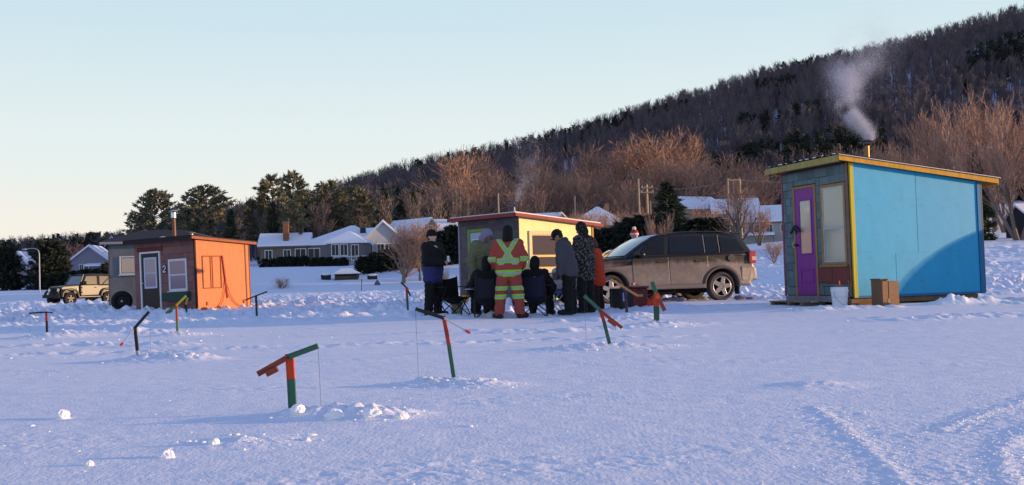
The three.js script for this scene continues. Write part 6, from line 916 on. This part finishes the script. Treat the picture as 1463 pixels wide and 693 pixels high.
{
  const GR = 0x2f6a55, RD = 0x93402f, OR = 0xd9481c, BK = 0x17161a;
  tipUp('tip-up with orange topped green stake in the chunky snow pile', -1.36, 6.41, { top: [-.015, .36], left: [-.205, .265], right: [.165, .425], low: GR, high: OR, armLine: GR, armFlag: RD, weight: RD, w: .05, band: .42 });
  tipUp('tip-up with leaning orange and green stake, thick black arm and clear tail', -.46, 7.97, { top: [-.075, .475], left: [-.285, .555], right: [.125, .36], lineLeft: true, low: GR, high: 0xb5452a, armLine: BK, clear: true, fw: .012, tip: 0xc03a28, w: .030, aw: .027, band: .46 });
  tipUp('tip-up with slanting green and orange arm on leaning green stake', 1.04, 11.38, { top: [-.11, .38], left: [-.28, .55], right: [.12, .19], lineLeft: true, low: GR, high: 0xb5452a, armLine: GR, armFlag: RD, weight: RD, w: .038, aw: .036, band: .35 });
  tipUp('tip-up with wide orange topped stake and steep arm beside the orange bag', 2.14, 15.83, { top: [.01, .42], left: [-.05, .62], right: [.125, .18], lineLeft: true, low: 0x2c5a48, high: OR, armLine: GR, armFlag: RD, w: .085, aw: .06, band: .45, pennant: OR });
  tipUp('tip-up with purple stake and pale orange wooden arm before the cooler', 2.07, 19.27, { top: [-.03, .47], left: [-.28, .64], right: [.21, .32], lineLeft: true, low: 0x2e2a4a, high: 0x3a3458, armLine: 0xc08a4c, armFlag: 0xc08a4c, w: .05, aw: .042, band: .3 });
  tipUp('small tip-up with red pennant and black arm near the standing man', -2.21, 21.93, { top: [-.02, .50], left: [-.13, .62], right: [.06, .33], lineLeft: true, low: GR, high: 0xb5452a, armLine: BK, armFlag: BK, pennant: 0xd04020, w: .045, aw: .035, band: .4 });
  tipUp('tip-up with black stake on a white foot and red tipped clear tail', -4.21, 11.75, { top: [-.03, .33], left: [-.185, .15], right: [.14, .52], low: 0xb9b9c4, high: BK, armLine: BK, clear: true, fw: .014, tip: 0xc8302a, w: .034, aw: .03, band: .75 });
  tipUp('tip-up with red banded black stake and level black arm beside snow humps', -8.15, 18.34, { top: [-.01, .37], left: [-.30, .365], right: [.12, .36], lineLeft: true, low: 0x1f2a2a, high: 0xa83a34, armLine: BK, armFlag: BK, fw: .018, w: .038, aw: .026, band: .45 });
  tipUp('tip-up with yellow line arm, orange top and lime stake before the brown hut', -5.65, 17.63, { top: [-.01, .46], left: [-.18, .34], right: [.16, .62], low: 0x7a8a34, high: 0xd0581c, armLine: 0xc9b42a, armFlag: 0x2f7a48, tip: 0xa03028, weight: 0x2f7a48, w: .036, aw: .033, band: .55 });
  tipUp('short tip-up with black stake and small yellow arm by the brown hut corner', -8.13, 26.08, { top: [.0, .22], left: [-.05, .18], right: [.05, .40], low: BK, high: BK, armLine: 0xb8a83a, armFlag: BK, w: .05, aw: .045, band: .5 });
  tipUp('tip-up with dark stake and long arm beyond the brown hut orange side', -5.52, 22.56, { top: [-.01, .44], left: [-.24, .36], right: [.24, .53], low: 0x2c4440, high: 0x2c3a3a, armLine: BK, armFlag: 0x7a4028, w: .045, aw: .03, band: .4 });
}
{ // --- tackle box, bag and small things near the people
  const bxs = thing('cooler_box', 'red and black storage box standing on the snow by the front wheel', 'box', [2.44, groundAt(2.44, -22.5) - .01, -22.5], .55), rd = texMat(0x7a2420, TEX.rough, 1, 1, .6), bk = mat(0x1a191c, .7);
  part(bxs, 'red_shell', bx(-.02, .38, .0, .46, -.20, .22, .015), rd); part(bxs, 'lid', bx(-.04, .40, .462, .50, -.22, .24, .012), rd); part(bxs, 'black_shell', bx(-.34, -.024, .0, .47, -.2, .22, .015), bk); part(bxs, 'label_sticker', bx(-.30, -.19, .20, .38, .221, .225), mat(0x8fa0c8, .6)); part(bxs, 'label_sticker', bx(.12, .24, .28, .33, .221, .224), mat(0x9a9a5a, .6)); part(bxs, 'latch', bx(.14, .2, .42, .48, .222, .245, .004), bk);
  const bag = thing('orange_bag', 'small bright orange bag lying on snow behind the wide topped tip-up', 'bag', [3.0, groundAt(3.0, -22.6) - .01, -22.6], .2); { const q = nets(folds(uni([cap([-.13, .09, 0], [.13, .10, 0], .085, .085), ell([0, .14, 0], [.17, .09, .1])], .05), .02, 12, 2), [-.35, -.05, -.25], [.35, .32, .25], .014); part(bag, 'sack', q, mat(0xd0401c, .8)); part(bag, 'handle', tube([[-.1, .2, .02], [-.04, .27, .02], [.05, .27, .02], [.1, .2, .02]], .012), mat(0x8f2a14, .8)); part(bag, 'base', bx(-.2, .2, 0, .03, -.1, .1, .01), mat(0x3a1a14, .9)); }
  const sl = thing('folding_stool', 'small blue and white folding stool between seated person and grey jacket man', 'stool', [.86, groundAt(.86, -22.2), -22.2], .3), mt = mat(0xb6bccb, .4, { metalness: .5 }); part(sl, 'seat', bx(-.2, .2, .42, .46, -.16, .16, .01), mat(0x5a6a9a, .8)); for (const s of [-1, 1]) for (const z of [-.14, .14]) part(sl, 'leg', rod([s * .18, 0, z], [-s * .16, .42, z], .012), mt);
  const pk = thing('plastic_pail', 'pale yellow pail standing on snow under the empty camp chair', 'pail', [-1.18, groundAt(-1.18, -21.75), -21.75]); part(pk, 'shell', lathe([[.001, 0], [.11, 0], [.13, .30], [.14, .31], [.13, .32], [.12, .30], [.1, .02], [.001, .02]], 20), mat(0x9a9684, .5)); part(pk, 'band', lathe([[.128, .24], [.131, .27]], 20), mat(0x5a6268, .5));
  const bd = thing('wooden_plank', 'orange brown plank lying on snow before the yellow hut door', 'plank', [-1.0, groundAt(-1.0, -25) + .03, -25], .1); part(bd, 'board', bx(-.6, .6, 0, .07, -.1, .1, .006), texMat(0xb8743c, TEX.wood, .3, 1, .8)); part(bd, 'cleat', bx(-.4, -.3, -.04, -.001, -.12, .12), texMat(0x8a5a34, TEX.wood, .3, 1, .8));
}
// ---------------------------------------------------------------- smoke: a drifting cloud of fine particles
function smoke(name, at, path, n, size, s) {
  srand(s); const g = new THREE.IcosahedronGeometry(1, 0), im = new THREE.InstancedMesh(g, mat(new THREE.Color().setRGB(.64, .65, .74), 1, { name: 'smoke ' + s }), n), M = new THREE.Matrix4(), Q = new THREE.Quaternion(), gs = () => (rnd() + rnd() + rnd() + rnd() - 2) * .85;
  let k = 0; while (k < n) { const t = rnd() ** .8 * (path.length - 1), i = Math.min(path.length - 2, Math.floor(t)), f = t - i, a = path[i], b = path[i + 1], r = lerp(a[3], b[3], f), p = [0, 1, 2].map(q => lerp(a[q], b[q], f) + gs() * r); const den = .5 + noise(p[0] * 1.8 + s, p[1] * 1.8, p[2] * 1.8) * 1.1 + .5 * noise(p[0] * 4.5, p[1] * 4.5 + s, p[2] * 4.5); if (rnd() > den) continue; const q = size * rr(.5, 1.3) * (1 + f * 0); M.compose(V3(at[0] + p[0], at[1] + p[1], at[2] + p[2]), Q, V3(q, q, q)); im.setMatrixAt(k++, M); }
  im.name = name; im.userData = { kind: 'stuff' }; scene.add(im); shade(im);
}
smoke('chimney_smoke', [7.2, 3.38, -21.1], [[.05, .02, 0, .07], [.05, .15, 0, .17], [-.22, .42, 0, .17], [-.30, .75, 0, .24], [-.38, 1.15, 0, .38], [-.2, 1.55, 0, .55], [.4, 2.0, 0, .75]], 170000, .0018, 71);
smoke('chimney_smoke_001', [.05, 2.95, -30.2], [[.1, .05, 0, .05], [.3, .5, 0, .2], [.5, 1.1, 0, .4], [.6, 1.8, 0, .55]], 12000, .0020, 72);
renderer.render(scene, camera);
